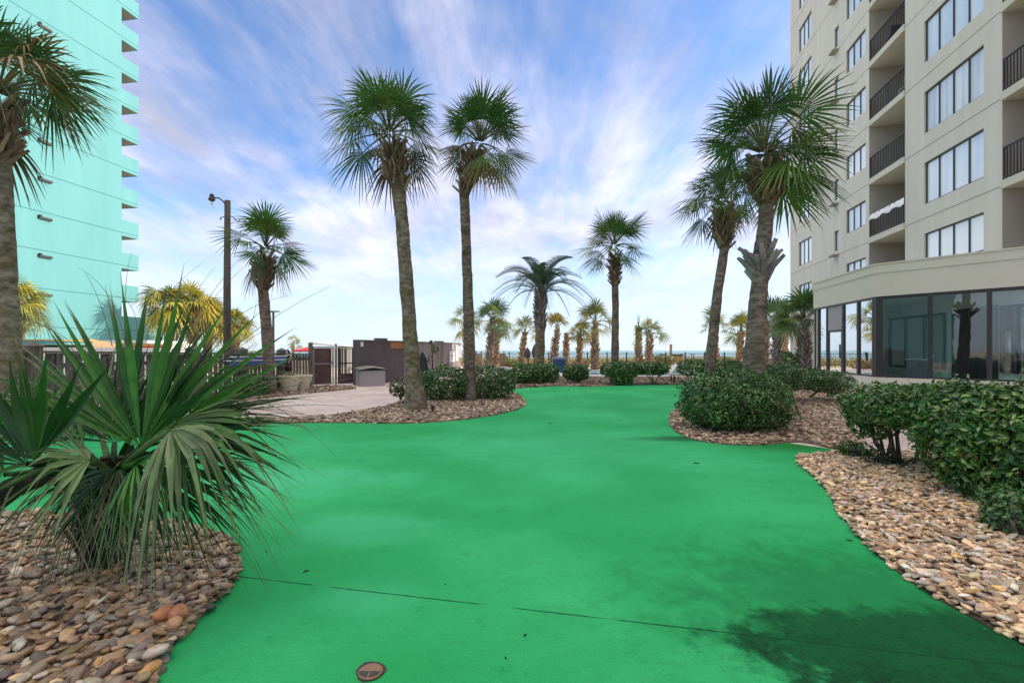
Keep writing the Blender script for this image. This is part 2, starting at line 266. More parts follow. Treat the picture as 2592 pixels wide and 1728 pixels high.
def carpet_mat():
    m = bpy.data.materials.new('green_turf_carpet'); m.use_nodes = True; nt = m.node_tree; N = nt.nodes; L = nt.links
    b = N['Principled BSDF']; b.inputs['Roughness'].default_value = 0.85; b.inputs['Specular IOR Level'].default_value = 0.12
    b.inputs['Sheen Weight'].default_value = 0.03; b.inputs['Sheen Roughness'].default_value = 0.5; b.inputs['Sheen Tint'].default_value = (0.5, 1, 0.75, 1)
    tc = N.new('ShaderNodeTexCoord'); P = tc.outputs['Object']
    def noise(sc, det=5, rough=0.5, stretch=None, dist=0):
        n = N.new('ShaderNodeTexNoise'); n.inputs['Scale'].default_value = sc; n.inputs['Detail'].default_value = det; n.inputs['Roughness'].default_value = rough; n.inputs['Distortion'].default_value = dist
        if stretch:
            mp = N.new('ShaderNodeMapping'); mp.inputs['Scale'].default_value = stretch; L.new(P, mp.inputs[0]); L.new(mp.outputs[0], n.inputs['Vector'])
        else: L.new(P, n.inputs['Vector'])
        return n.outputs[0]
    def rng_(v, a, b_, c=0.0, d=1.0):
        r = N.new('ShaderNodeMapRange'); r.interpolation_type = 'SMOOTHSTEP'; r.inputs[1].default_value = a; r.inputs[2].default_value = b_; r.inputs[3].default_value = c; r.inputs[4].default_value = d; L.new(v, r.inputs[0]); return r.outputs[0]
    def mth(op, a, b_=None):
        n = N.new('ShaderNodeMath'); n.operation = op
        for i, v in enumerate((a, b_)):
            if v is None: continue
            if isinstance(v, (int, float)): n.inputs[i].default_value = v
            else: L.new(v, n.inputs[i])
        return n.outputs[0]
    def mix(f, a, c, blend='MIX'):
        n = N.new('ShaderNodeMix'); n.data_type = 'RGBA'; n.blend_type = blend
        if isinstance(f, float): n.inputs[0].default_value = f
        else: L.new(f, n.inputs[0])
        for i, v in ((6, a), (7, c)):
            if isinstance(v, tuple): n.inputs[i].default_value = (*v, 1)
            else: L.new(v, n.inputs[i])
        return n.outputs[2]
    col = mix(rng_(noise(0.5, 4), 0.35, 0.68), (0.02, 0.36, 0.105), (0.05, 0.49, 0.185))
    col = mix(mth('MULTIPLY', rng_(noise(1.7, 7, 0.65, (1, 1.8, 1), 0.6), 0.48, 0.66), 0.5), col, (0.024, 0.35, 0.115))
    col = mix(mth('MULTIPLY', rng_(noise(34, 5, 0.75, (1, 2.6, 1)), 0.42, 0.72), 0.65), col, (0.024, 0.33, 0.1))
    col = mix(mth('MULTIPLY', rng_(noise(7, 8, 0.75), 0.55, 0.72), 0.55), col, (0.012, 0.24, 0.065))
    col = mix(mth('MULTIPLY', rng_(noise(120, 3, 0.8, (1, 1.7, 1)), 0.5, 0.68), 0.5), col, (0.012, 0.2, 0.06))
    col = mix(mth('MULTIPLY', rng_(noise(90, 3, 0.8, (1.2, 1, 1)), 0.58, 0.72), 0.35), col, (0.16, 0.6, 0.33))
    # algae stain at the near right corner: a damp blotch with its own outline
    sep = N.new('ShaderNodeSeparateXYZ'); L.new(P, sep.inputs[0]); X, Y = sep.outputs[0], sep.outputs[1]
    def blotch(cx, cy, rx, ry, a, b_, amp, sc=2.2):
        dx = mth('DIVIDE', mth('SUBTRACT', X, cx), rx); dy = mth('DIVIDE', mth('SUBTRACT', Y, cy), ry)
        r = mth('SQRT', mth('ADD', mth('MULTIPLY', dx, dx), mth('MULTIPLY', dy, dy)))
        r = mth('ADD', r, mth('MULTIPLY', mth('SUBTRACT', noise(sc, 9, 0.72), 0.5), amp))
        return rng_(r, a, b_, 1.0, 0.0)
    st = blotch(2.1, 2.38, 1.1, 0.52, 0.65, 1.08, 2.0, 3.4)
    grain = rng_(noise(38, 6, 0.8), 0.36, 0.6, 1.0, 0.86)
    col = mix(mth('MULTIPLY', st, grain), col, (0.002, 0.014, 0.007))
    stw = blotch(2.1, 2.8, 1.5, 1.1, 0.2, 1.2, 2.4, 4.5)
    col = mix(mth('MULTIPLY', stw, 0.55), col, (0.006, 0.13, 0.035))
    shrub_shade = blotch(3.2, 8.15, 1.5, 0.4, 0.2, 1.1, 0.8, 1.2)  # shadow beside the round shrub painted into the carpet colour
    col = mix(mth('MULTIPLY', shrub_shade, 0.85), col, (0.006, 0.07, 0.02))
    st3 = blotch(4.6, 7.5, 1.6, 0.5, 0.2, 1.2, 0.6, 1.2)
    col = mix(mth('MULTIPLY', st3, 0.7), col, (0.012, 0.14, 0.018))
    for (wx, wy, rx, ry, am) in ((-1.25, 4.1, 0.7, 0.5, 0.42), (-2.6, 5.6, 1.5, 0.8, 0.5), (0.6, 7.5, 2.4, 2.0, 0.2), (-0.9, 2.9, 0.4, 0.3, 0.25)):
        wp = blotch(wx, wy, rx, ry, 0.1, 1.2, 1.7, 2.2); col = mix(mth('MULTIPLY', wp, am), col, (0.1, 0.58, 0.33))  # pale mint patches: reflected skylight painted into the carpet colour
    # carpet seams
    def seam(p, q, wd, lo):
        p, q = np.array(p[:2]), np.array(q[:2]); d = (q - p) / np.linalg.norm(q - p); nn = np.array((-d[1], d[0]))
        dist = mth('ABSOLUTE', mth('ADD', mth('ADD', mth('MULTIPLY', X, float(nn[0])), mth('MULTIPLY', Y, float(nn[1]))), float(-np.dot(nn, p))))
        dist = mth('ADD', dist, mth('MULTIPLY', mth('SUBTRACT', noise(25, 2), 0.5), wd * 0.8))
        return mth('MULTIPLY', rng_(dist, wd * 0.3, wd, 1.0, 0.0), rng_(noise(3.0, 3), lo, lo + 0.15))
    col = mix(mth('MULTIPLY', seam(G(765, 1483), G(2050, 1632), 0.009, 0.3), 0.9), col, (0.004, 0.05, 0.02))
    col = mix(mth('MULTIPLY', seam(G(950, 1151), G(1750, 1170), 0.014, 0.42), 0.5), col, (0.006, 0.09, 0.03))
    # bright lint specks
    vo = N.new('ShaderNodeTexVoronoi'); vo.inputs['Scale'].default_value = 5.5; L.new(P, vo.inputs['Vector'])
    sp = rng_(vo.outputs['Distance'], 0.012, 0.03, 1.0, 0.0)
    col = mix(mth('MULTIPLY', sp, 0.5), col, (0.3, 0.6, 0.4))
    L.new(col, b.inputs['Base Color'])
    bp = N.new('ShaderNodeBump'); bp.inputs['Strength'].default_value = 0.5; bp.inputs['Distance'].default_value = 0.006
    L.new(mth('ADD', noise(140, 3, 0.7), mth('MULTIPLY', noise(5, 4), 2.0)), bp.inputs['Height']); L.new(bp.outputs[0], b.inputs['Normal'])
    return m
M['carpet'] = carpet_mat()

def paver_mat():
    m = bpy.data.materials.new('pink_pavers'); m.use_nodes = True; nt = m.node_tree; N = nt.nodes; L = nt.links
    b = N['Principled BSDF']; b.inputs['Roughness'].default_value = 0.8
    tc = N.new('ShaderNodeTexCoord'); mp = N.new('ShaderNodeMapping'); mp.inputs['Rotation'].default_value = (0, 0, 0.3); L.new(tc.outputs['Object'], mp.inputs[0])
    br = N.new('ShaderNodeTexBrick'); br.inputs['Scale'].default_value = 1.0; br.inputs['Brick Width'].default_value = 0.24; br.inputs['Row Height'].default_value = 0.12; br.inputs['Mortar Size'].default_value = 0.004
    br.inputs['Color1'].default_value = (0.72, 0.62, 0.58, 1); br.inputs['Color2'].default_value = (0.6, 0.47, 0.45, 1); br.inputs['Mortar'].default_value = (0.45, 0.37, 0.35, 1); L.new(mp.outputs[0], br.inputs[0])
    no = N.new('ShaderNodeTexNoise'); no.inputs['Scale'].default_value = 0.7; L.new(tc.outputs['Object'], no.inputs['Vector'])
    rp = N.new('ShaderNodeMapRange'); rp.inputs[1].default_value = 0.45; rp.inputs[2].default_value = 0.62; rp.inputs[4].default_value = 0.6; L.new(no.outputs[0], rp.inputs[0])
    mx = N.new('ShaderNodeMix'); mx.data_type = 'RGBA'; L.new(rp.outputs[0], mx.inputs[0]); L.new(br.outputs[0], mx.inputs[6]); mx.inputs[7].default_value = (0.5, 0.34, 0.34, 1)
    L.new(mx.outputs[2], b.inputs['Base Color'])
    return m
M['paver'] = paver_mat()

# ------------------------------------------------------------------ ground sheets
def sheet(name, pts, z, mat, kind='structure', thick=0.0):
    mb = MB(); pts = [tuple(p[:2]) for p in pts]
    if thick: mb.prism(pts, z - thick, z)
    else: mb.add([(p[0], p[1], z) for p in pts], polys=[list(range(len(pts)))])
    o = mb.build(name, mat); return struct(o, kind)
def smooth_poly(pts, it=2):
    p = np.array([q[:2] for q in pts], float)
    for _ in range(it):
        a, b = p, np.roll(p, -1, 0); p = np.stack([0.75 * a + 0.25 * b, 0.25 * a + 0.75 * b], 1).reshape(-1, 2)
    return p
def inside(pts, poly):
    x, y = pts[:, 0], pts[:, 1]; r = np.zeros(len(pts), bool); n = len(poly); j = n - 1
    for i in range(n):
        xi, yi = poly[i]; xj, yj = poly[j]
        c = ((yi > y) != (yj > y)) & (x < (xj - xi) * (y - yi) / (yj - yi + 1e-12) + xi); r ^= c; j = i
    return r

g = MB()
xs = np.concatenate([[-6000, -600], np.linspace(-120, 120, 25), [600, 6000]]); ys = np.concatenate([[-300, -60], np.linspace(-20, 60, 17), np.linspace(66, 150, 15)])
VV = []
for y in ys:
    for x in xs:
        z = 0.0
        if y > 46: z = 0.25 * math.exp(-((y - 52) / 5.0) ** 2) - max(0, y - 56) * 0.014
        VV.append((x, y, z))
nx = len(xs); q = [[j * nx + i, j * nx + i + 1, (j + 1) * nx + i + 1, (j + 1) * nx + i] for j in range(len(ys) - 1) for i in range(nx - 1)]
g.add(VV, q); struct(g.build('ground', M['sand'], smooth=True))
mb = MB(); mb.add([(-9000, 118, -0.75), (9000, 118, -0.75), (9000, 15000, -0.75), (-9000, 15000, -0.75)], [[0, 1, 2, 3]]); struct(mb.build('sea', M['seaw']))
mb = MB()
for k, (y0, y1) in enumerate(((112, 122), (130, 134), (146, 149))):
    n = 120; X = np.linspace(-400, 400, n); a = y0 + np.sin(X * 0.05 + k) * 1.5 + rng.normal(0, 0.5, n); b_ = y1 + np.sin(X * 0.031 + 2 * k) * 1.8
    v = np.concatenate([np.stack([X, a, np.full(n, -0.68)], 1), np.stack([X, b_, np.full(n, -0.66)], 1)])
    mb.add(v, [[i, i + 1, n + i + 1, n + i] for i in range(n - 1)])
struct(mb.build('surf', M['foam']), 'stuff')

sheet('pavement', [(-12.2, 3), (20, 3), (20, 23.5), (-7, 23.5), (-8.6, 21)], 0.004, M['paver'])
sheet('pool_deck', [(-4, 21.0), (18, 21.0), (19, 33), (18, 44.5), (-12, 44.5), (-10, 27)], 0.008, M['deck'])
carpet_px = [(560, 1077), (900, 1066), (1180, 1056), (1200, 1010), (1240, 985), (1300, 978), (1450, 973), (1600, 970), (1760, 973), (1800, 1060), (1900, 1110), (2140, 1143), (2140, 1152), (2100, 1200), (2300, 1400), (2650, 1640)]
cp = [G(*p)[:2] for p in carpet_px] + [(3.2, 1.0), (2.4, -1.0), (-4, -1.0), (-7.5, 3.5), (-9.0, 7.0), (-8.2, 9.2)]
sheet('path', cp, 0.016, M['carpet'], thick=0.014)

left_bed = smooth_poly([G(*p) for p in [(-700, 1300), (-200, 1306), (60, 1312), (250, 1316), (400, 1330), (540, 1358), (600, 1395), (606, 1450), (580, 1500), (500, 1570), (440, 1640), (400, 1700), (375, 1790), (350, 1900), (-900, 1900)]])
mid_bed = smooth_poly([G(*p) for p in [(560, 1066), (760, 1058), (802, 1055), (880, 1047), (955, 1034), (1019, 1018), (1045, 995), (1090, 982), (1260, 980), (1310, 998), (1335, 1018), (1322, 1035), (1270, 1049), (1180, 1064), (1050, 1075), (900, 1072), (720, 1072), (560, 1083)]])
far_bed = smooth_poly([G(*p) for p in [(1190, 975), (1250, 962), (1350, 955), (1500, 954), (1640, 955), (1760, 955), (1800, 970), (1740, 976), (1600, 972), (1500, 981), (1420, 977), (1300, 984), (1255, 995), (1210, 990)]])
right_bed = smooth_poly([G(*p) for p in [(1692, 1055), (1720, 1030), (1760, 1000), (1850, 985), (2100, 985), (2160, 1000), (2170, 1040), (2150, 1090), (2190, 1125), (2140, 1146), (2030, 1117), (1950, 1128), (1860, 1130), (1780, 1122), (1715, 1102), (1693, 1076)]])
near_bed = smooth_poly([G(*p) for p in [(2008, 1168), (2030, 1158), (2100, 1151), (2160, 1146), (2250, 1148), (2400, 1160), (2620, 1190), (2900, 1250), (3100, 1500), (3000, 1800), (2700, 1695), (2592, 1640), (2480, 1582), (2350, 1512), (2240, 1432), (2160, 1352), (2113, 1292), (2098, 1250), (2060, 1210)]])
fence_bed = smooth_poly([G(*p) for p in [(150, 1080), (300, 1050), (560, 1022), (700, 1004), (830, 991), (922, 983), (850, 976), (790, 980), (700, 980), (500, 1000), (200, 1040), (-60, 1080), (-60, 1130)]])
for nm, bed, mat in (('bed_soil', left_bed, 'soil'), ('bed_soil', near_bed, 'soil'), ('bed_soil', mid_bed, 'mulchsoil'), ('bed_soil', far_bed, 'mulchsoil'), ('bed_soil', right_bed, 'mulchsoil'), ('bed_soil', fence_bed, 'mulchsoil')):
    sheet(nm, bed, 0.024, M[mat], thick=0.02)

# ------------------------------------------------------------------ stones
def ico(sub):
    import bmesh
    bm = bmesh.new(); bmesh.ops.create_icosphere(bm, subdivisions=sub, radius=1.0); bm.verts.ensure_lookup_table()
    v = np.array([x.co[:] for x in bm.verts]); f = np.array([[y.index for y in x.verts] for x in bm.faces]); bm.free(); return v, f
ICO = {1: ico(1), 2: ico(2), 3: ico(3)}
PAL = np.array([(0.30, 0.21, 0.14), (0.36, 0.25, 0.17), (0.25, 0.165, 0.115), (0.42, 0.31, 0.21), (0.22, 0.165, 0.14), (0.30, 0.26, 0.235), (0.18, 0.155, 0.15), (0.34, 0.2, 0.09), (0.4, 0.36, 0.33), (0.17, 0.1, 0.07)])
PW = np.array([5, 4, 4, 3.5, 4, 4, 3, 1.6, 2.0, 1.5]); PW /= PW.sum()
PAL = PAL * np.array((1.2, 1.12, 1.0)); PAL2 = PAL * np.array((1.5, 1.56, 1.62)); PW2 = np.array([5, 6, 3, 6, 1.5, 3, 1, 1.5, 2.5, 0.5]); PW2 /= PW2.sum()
def stones(mb, poly, size, n, sub, zlo, zhi, pal, pw, flat=(0.42, 0.68), elong=(1.15, 1.8), near=None, box=None):
    lo, hi = poly.min(0), poly.max(0)
    if box: lo = np.maximum(lo, box[0]); hi = np.minimum(hi, box[1])
    cand = rng.uniform(lo, hi, (n * 4, 2)); cand = cand[inside(cand, poly)]
    if near is not None: cand = cand[near(cand)]
    cand = cand[:n]; m = len(cand); bv, bf = ICO[sub]; k = len(bv)
    sz = size * np.clip(rng.lognormal(0, 0.3, m), 0.5, 1.55); el = rng.uniform(*elong, m); fl = rng.uniform(*flat, m)
    vars_ = []
    for i in range(10):
        v = bv.copy(); v *= 1 + 0.1 * np.sin(v @ rng.normal(0, 1.6, 3) + rng.uniform(0, 6))[:, None] + 0.07 * np.sin(v @ rng.normal(0, 3, 3))[:, None]
        v[:, 0] *= 1 + 0.25 * rng.uniform(-1, 1) * v[:, 1]; v = np.sign(v) * np.abs(v) ** rng.uniform(0.8, 1.05); vars_.append(v)
    vars_ = np.array(vars_); v = vars_[rng.integers(0, 10, m)]
    sc = np.stack([sz * el, sz, sz * fl], 1) * 0.5; v = v * sc[:, None, :]
    yaw = rng.uniform(0, 6.28, m); tx = rng.normal(0, 0.22, m); ty = rng.normal(0, 0.22, m)
    c, s = np.cos(tx), np.sin(tx); y, z = v[..., 1] * c[:, None] - v[..., 2] * s[:, None], v[..., 1] * s[:, None] + v[..., 2] * c[:, None]; v[..., 1], v[..., 2] = y, z
    c, s = np.cos(ty), np.sin(ty); x, z = v[..., 0] * c[:, None] + v[..., 2] * s[:, None], -v[..., 0] * s[:, None] + v[..., 2] * c[:, None]; v[..., 0], v[..., 2] = x, z
    c, s = np.cos(yaw), np.sin(yaw); x, y = v[..., 0] * c[:, None] - v[..., 1] * s[:, None], v[..., 0] * s[:, None] + v[..., 1] * c[:, None]; v[..., 0], v[..., 1] = x, y
    v[..., 0] += cand[:, 0][:, None]; v[..., 1] += cand[:, 1][:, None]; v[..., 2] += rng.uniform(zlo, zhi, m)[:, None]
    col = pal[rng.choice(len(pal), m, p=pw)] * rng.uniform(0.55, 1.45, (m, 1)) * rng.uniform(0.94, 1.06, (m, 3))
    f = bf[None] + (np.arange(m) * k)[:, None, None]
    mb.add(v.reshape(-1, 3), tris=f.reshape(-1, 3), col=np.repeat(col, k, 0))
def view_ok(c): return (c[:, 1] > 1.7) & (np.abs(c[:, 0]) < c[:, 1] * 1.09 + 0.35)
mb = MB()
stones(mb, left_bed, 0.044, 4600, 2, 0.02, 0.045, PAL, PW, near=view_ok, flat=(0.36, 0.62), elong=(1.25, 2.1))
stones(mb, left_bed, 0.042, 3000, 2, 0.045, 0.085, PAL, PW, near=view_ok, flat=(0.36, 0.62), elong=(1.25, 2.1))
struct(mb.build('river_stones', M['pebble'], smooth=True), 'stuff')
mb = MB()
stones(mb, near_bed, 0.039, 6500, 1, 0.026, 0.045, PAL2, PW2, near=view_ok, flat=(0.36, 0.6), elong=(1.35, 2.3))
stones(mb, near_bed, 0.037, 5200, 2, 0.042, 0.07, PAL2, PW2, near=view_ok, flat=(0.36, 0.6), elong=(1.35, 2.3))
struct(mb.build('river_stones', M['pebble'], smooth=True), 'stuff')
mb = MB()
MUL = np.array([(0.36, 0.26, 0.19), (0.26, 0.18, 0.13), (0.46, 0.36, 0.28), (0.2, 0.13, 0.09), (0.5, 0.42, 0.34)]); MW = np.array([5, 4, 3, 2, 1.2]); MW /= MW.sum()
stones(mb, right_bed, 0.05, 9500, 1, 0.03, 0.05, MUL * np.array((1.4, 1.32, 1.25)), MW, near=view_ok, flat=(0.36, 0.6), elong=(1.3, 2.2))
struct(mb.build('bed_gravel', M['pebble'], smooth=True), 'stuff')
mb = MB(); stones(mb, mid_bed, 0.06, 7000, 1, 0.028, 0.05, MUL * 1.1, MW, near=view_ok, flat=(0.2, 0.4), elong=(1.3, 2.4)); struct(mb.build('bed_gravel', M['chip']), 'stuff')
mb = MB(); stones(mb, far_bed, 0.08, 6000, 1, 0.028, 0.06, MUL * 0.75, MW, flat=(0.15, 0.35), elong=(1.4, 3)); struct(mb.build('mulch', M['chip']), 'stuff')
mb = MB(); stones(mb, fence_bed, 0.07, 5000, 1, 0.028, 0.05, MUL * 0.85, MW, flat=(0.2, 0.4), elong=(1.3, 2.4)); struct(mb.build('mulch', M['chip']), 'stuff')

def single_stone(p, size, col, label, yaw=0.0):
    v, f = ICO[3]; v = v.copy(); v *= 1 + 0.12 * np.sin(v @ rng.normal(0, 1.6, 3) + 1)[:, None] + 0.06 * np.sin(v @ rng.normal(0, 4, 3))[:, None]
    v = v * np.array(size) * 0.5; c, s = math.cos(yaw), math.sin(yaw)
    v = np.stack([v[:, 0] * c - v[:, 1] * s, v[:, 0] * s + v[:, 1] * c, v[:, 2]], 1) + np.array(p)
    mb = MB(); mb.add(v, tris=f, col=col); return tag(mb.build('stone', M['pebble'], smooth=True), label, 'stone', 'loose stones at the edge of the left bed')
p = G(418, 1602); single_stone((p[0], p[1], 0.11), (0.1, 0.07, 0.07), (0.55, 0.22, 0.1), 'tilted bright orange stone at the edge of the left pebble bed', 0.8)
p = G(452, 1596); single_stone((p[0], p[1], 0.1), (0.1, 0.09, 0.075), (0.5, 0.21, 0.11), 'blunt orange stone nearest the green carpet, right of the tilted orange one', 2.2)
p = G(440, 1622); single_stone((p[0], p[1], 0.095), (0.08, 0.06, 0.06), (0.58, 0.3, 0.17), 'small rounded peach stone just below the two orange stones', 0.3)
p = G(526, 1556); single_stone((p[0], p[1], 0.045), (0.09, 0.05, 0.04), (0.07, 0.075, 0.06), 'dark grey stone rolled onto the rim of the green carpet', 0.5)

# drain fitting let into the carpet
p = G(938, 1711); th = thing('drain_fitting', 'round clay coloured drain fitting in a ragged hole in the green carpet', 'drain', (p[0], p[1], 0.016))
mb = MB(); n = 40; a = np.linspace(0, 2 * np.pi, n, endpoint=False); r = 0.068 * (1 + 0.05 * np.sin(a * 3 + 1) + 0.035 * rng.normal(0, 1, n)) * (1 + 0.12 * np.maximum(0, np.sin(a - 0.4)))
mb.add(np.concatenate([[[p[0], p[1] + 0.006, 0.0185]], np.stack([p[0] + r * np.cos(a), p[1] + 0.006 + r * np.sin(a), np.full(n, 0.0185)], 1)]), tris=[[0, i + 1, (i + 1) % n + 1] for i in range(n)])
mb.build('hole', M['darkroom'], th)
mb = MB(); mb.lathe((p[0], p[1], 0.0), [(0.055, 0.0195), (0.057, 0.024), (0.05, 0.029), (0.02, 0.03)], 32); mb.build('cap', M['clay'], th, smooth=True)
for a0, a1 in ((np.pi + 0.1, 1.5 * np.pi - 0.06), (1.5 * np.pi + 0.06, 2 * np.pi - 0.1)):
    mb = MB(); n = 14; a = np.linspace(a0, a1, n); v = np.concatenate([np.stack([p[0] + 0.05 * np.cos(a), p[1] + 0.05 * np.sin(a), np.full(n, 0.0312)], 1), np.stack([p[0] + 0.042 * np.cos(a), p[1] + 0.003 * np.sin(a) - 0.01 + 0.005 * np.sin(-a), np.full(n, 0.0312)], 1)])
    mb.add(v, [[i, i + 1, n + i + 1, n + i] for i in range(n - 1)]); mb.build('slot', M['darkroom'], th)

def litter(px, py, size, col, label, seed):
    r_ = np.random.default_rng(seed); p = G(px, py); size *= 0.65; n = 9; t = np.linspace(0, 1, n); a = r_.uniform(0, 3.14); d = np.array((math.cos(a), math.sin(a), 0)); sd_ = np.array((-d[1], d[0], 0))
    P = p + np.outer((t - 0.5) * size, d) + np.outer(0.12 * size * np.sin(t * 3), sd_); P[:, 2] = 0.0185 + 0.1 * size * np.sin(np.pi * t); w = (np.sin(np.pi * np.clip(t, 0.03, 0.97)) * size * 0.2)[:, None] * sd_
    mb = MB(); mid = P.copy(); mid[:, 2] -= 0.006; v = np.stack([P - w, mid, P + w], 1).reshape(-1, 3); mb.add(v, [[i * 3 + j, i * 3 + 3 + j, i * 3 + 4 + j, i * 3 + 1 + j] for i in range(n - 1) for j in range(2)], col=col)
    tag(mb.build('fallen_leaf', M['leaf']), label, 'leaf', 'leaf litter on the green carpet')
litter(675, 1402, 0.05, (0.05, 0.03, 0.02), 'dark dead leaf on the carpet just right of the left pebble bed', 1)
litter(775, 1452, 0.07, (0.03, 0.03, 0.015), 'thin dark sliver of leaf just above the long carpet seam at left', 2)
litter(1393, 1073, 0.13, (0.03, 0.06, 0.02), 'dark scrap far out in the middle of the carpet', 3)
litter(1762, 1175, 0.13, (0.02, 0.025, 0.015), 'black scrap on the carpet seam below the big round shrub', 4)
litter(2150, 1372, 0.08, (0.02, 0.02, 0.012), 'dark leaf lying by the edge of the right pebble bed', 5)
litter(1281, 1673, 0.035, (0.02, 0.03, 0.015), 'tiny dark fleck near the bottom middle of the carpet', 6)
litter(1127, 1484, 0.03, (0.02, 0.02, 0.01), 'small black crumb just above the long seam in mid carpet', 7)
litter(1330, 1616, 0.045, (0.02, 0.03, 0.015), 'dark crumb below the long seam right of the drain fitting', 8)

# ------------------------------------------------------------------ planes for walls
class Pl:
    def __init__(s, o, e, n=None):
        s.o = np.array((o[0], o[1], 0.0)); s.e = nrm((e[0], e[1], 0)); s.n = np.array((-s.e[1], s.e[0], 0)) if n is None else nrm((n[0], n[1], 0))
    def pt(s, a, z, off=0.0): return s.o + s.e * a + s.n * off + np.array((0, 0, z))
    def s_at(s, px, off=0.0):
        d = np.array(((px - CX) / F, 1.0)); o = (s.o + s.n * off)[:2]; e = s.e[:2]
        A = np.array([[d[0], -e[0]], [d[1], -e[1]]]); return np.linalg.solve(A, o)[1]
def pbox(mb, pl, s0, s1, z0, z1, o0, o1, col=None):
    mb.obox(pl.pt(s0, z0, o0), pl.e * (s1 - s0), pl.n * (o1 - o0), (0, 0, z1 - z0), col)
def pquad(mb, pl, s0, s1, z0, z1, off):
    mb.add([pl.pt(s0, z0, off), pl.pt(s1, z0, off), pl.pt(s1, z1, off), pl.pt(s0, z1, off)], [[0, 1, 2, 3]])
def wall_open(mb, pl, s0, s1, z0, z1, opens, depth):
    ss = sorted({s0, s1, *[x for o in opens for x in o[:2]]}); zz = sorted({z0, z1, *[x for o in opens for x in o[2:]]})
    for i in range(len(ss) - 1):
        for j in range(len(zz) - 1):
            a, b, c, d = ss[i], ss[i + 1], zz[j], zz[j + 1]
            if a < s0 - 1e-6 or b > s1 + 1e-6 or c < z0 - 1e-6 or d > z1 + 1e-6: continue
            if any(o[0] - 1e-6 <= a and b <= o[1] + 1e-6 and o[2] - 1e-6 <= c and d <= o[3] + 1e-6 for o in opens): continue
            pquad(mb, pl, a, b, c, d, 0)
    for o in opens:
        for (a, c, b, d) in ((o[0], o[2], o[0], o[3]), (o[1], o[3], o[1], o[2]), (o[0], o[3], o[1], o[3]), (o[1], o[2], o[0], o[2])):
            mb.add([pl.pt(a, c, 0), pl.pt(b, d, 0), pl.pt(b, d, -depth), pl.pt(a, c, -depth)], [[0, 1, 2, 3]])
def window(pl, s0, s1, z0, z1, n, parent, off=-0.1, fw=0.05, pane='curtain', proud=0.04):
    mb = MB()
    pbox(mb, pl, s0, s1, z0, z0 + fw, off - 0.01, off + proud); pbox(mb, pl, s0, s1, z1 - fw, z1, off - 0.01, off + proud)
    for k in range(n + 1):
        c = s0 + (s1 - s0) * k / n; a = max(s0, c - fw / 2); b = min(s1, c + fw / 2)
        if k == 0: a, b = s0, s0 + fw
        if k == n: a, b = s1 - fw, s1
        pbox(mb, pl, a, b, z0 + fw, z1 - fw, off - 0.012, off + proud - 0.003)
    f = mb.build('window', M['bronze'], parent)
    mb = MB()
    for k in range(n):
        pquad(mb, pl, s0 + (s1 - s0) * k / n + fw / 3, s0 + (s1 - s0) * (k + 1) / n - fw / 3, z0 + 0.01, z1 - 0.01, off + rng.uniform(-0.003, 0.003))
    mb.build('pane', M[pane], f)
    return f

# ------------------------------------------------------------------ beige apartment tower on the right
T = Pl((12.54, 0), (0.2, 1), (-1, 0.2)); k_ = math.hypot(1, 0.2)
tower = thing('apartment_tower', 'tall beige apartment tower with dark framed windows and railed balconies', 'apartment tower', T.pt(20 * k_, 0))
Lk = lambda k: 6.74 + 2.8 * k
TOPZ = 42.0; S0, S1 = -7.0, 33.4 * k_
A0, A1 = T.s_at(2054), T.s_at(2022); B0, B1 = T.s_at(2123), T.s_at(2112); C0, C1 = T.s_at(2191), T.s_at(2142)
D0, D1 = T.s_at(2291), T.s_at(2200); E0, E1 = T.s_at(2490), T.s_at(2339); F0, F1 = T.s_at(2537) - 3.0, T.s_at(2537)
for o in (): pass
opens = []
for k in range(-1, 9):
    opens.append((min(A0, A1), max(A0, A1), Lk(k) + 0.3, Lk(k) + 1.85, 3))
    if k >= 0: opens.append((min(C0, C1), max(C0, C1), Lk(k) + 0.9, Lk(k) + 2.12, 3)); opens.append((min(E0, E1), max(E0, E1), Lk(k) + 0.55, Lk(k) + 2.2, 4))
    opens.append((min(B0, B1), max(B0, B1), Lk(k) + 0.25, Lk(k) + 1.35, 1))
opens.append((min(E0, E1), max(E0, E1), Lk(-1) + 0.9, Lk(-1) + 2.2, 4)); opens.append((min(C0, C1), max(C0, C1), Lk(-1) + 0.9, Lk(-1) + 2.12, 3))
mb = MB()
for (a, b) in ((S0, F0), (F1, D0), (D1, S1)):
    wall_open(mb, T, a, b, 0.0, TOPZ, [o[:4] for o in opens if a <= o[0] and o[1] <= b], 0.13)
# core behind, end wall, roof
pbox(mb, T, S0, S1 - 0.01, 0.0, TOPZ, -16, -1.6)
for s in (S0, S1): mb.add([T.pt(s, 0, 0), T.pt(s, 0, -16), T.pt(s, TOPZ, -16), T.pt(s, TOPZ, 0)], [[0, 1, 2, 3]])
mb.add([T.pt(S0, TOPZ, 0), T.pt(S1, TOPZ, 0), T.pt(S1, TOPZ, -16), T.pt(S0, TOPZ, -16)], [[0, 1, 2, 3]])
mb.build('wall', M['beige'], tower)
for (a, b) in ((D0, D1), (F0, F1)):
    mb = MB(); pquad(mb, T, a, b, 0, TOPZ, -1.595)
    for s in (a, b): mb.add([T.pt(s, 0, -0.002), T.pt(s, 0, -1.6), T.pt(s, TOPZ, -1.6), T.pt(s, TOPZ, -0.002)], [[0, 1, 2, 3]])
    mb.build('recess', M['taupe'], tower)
for o in opens: window(T, *o[:4], o[4], tower, pane=str(np.random.default_rng(int(abs(o[0] * 17 + o[2] * 31))).choice(['curtain', 'curtain', 'curtain_blue', 'curtain_dim'])))
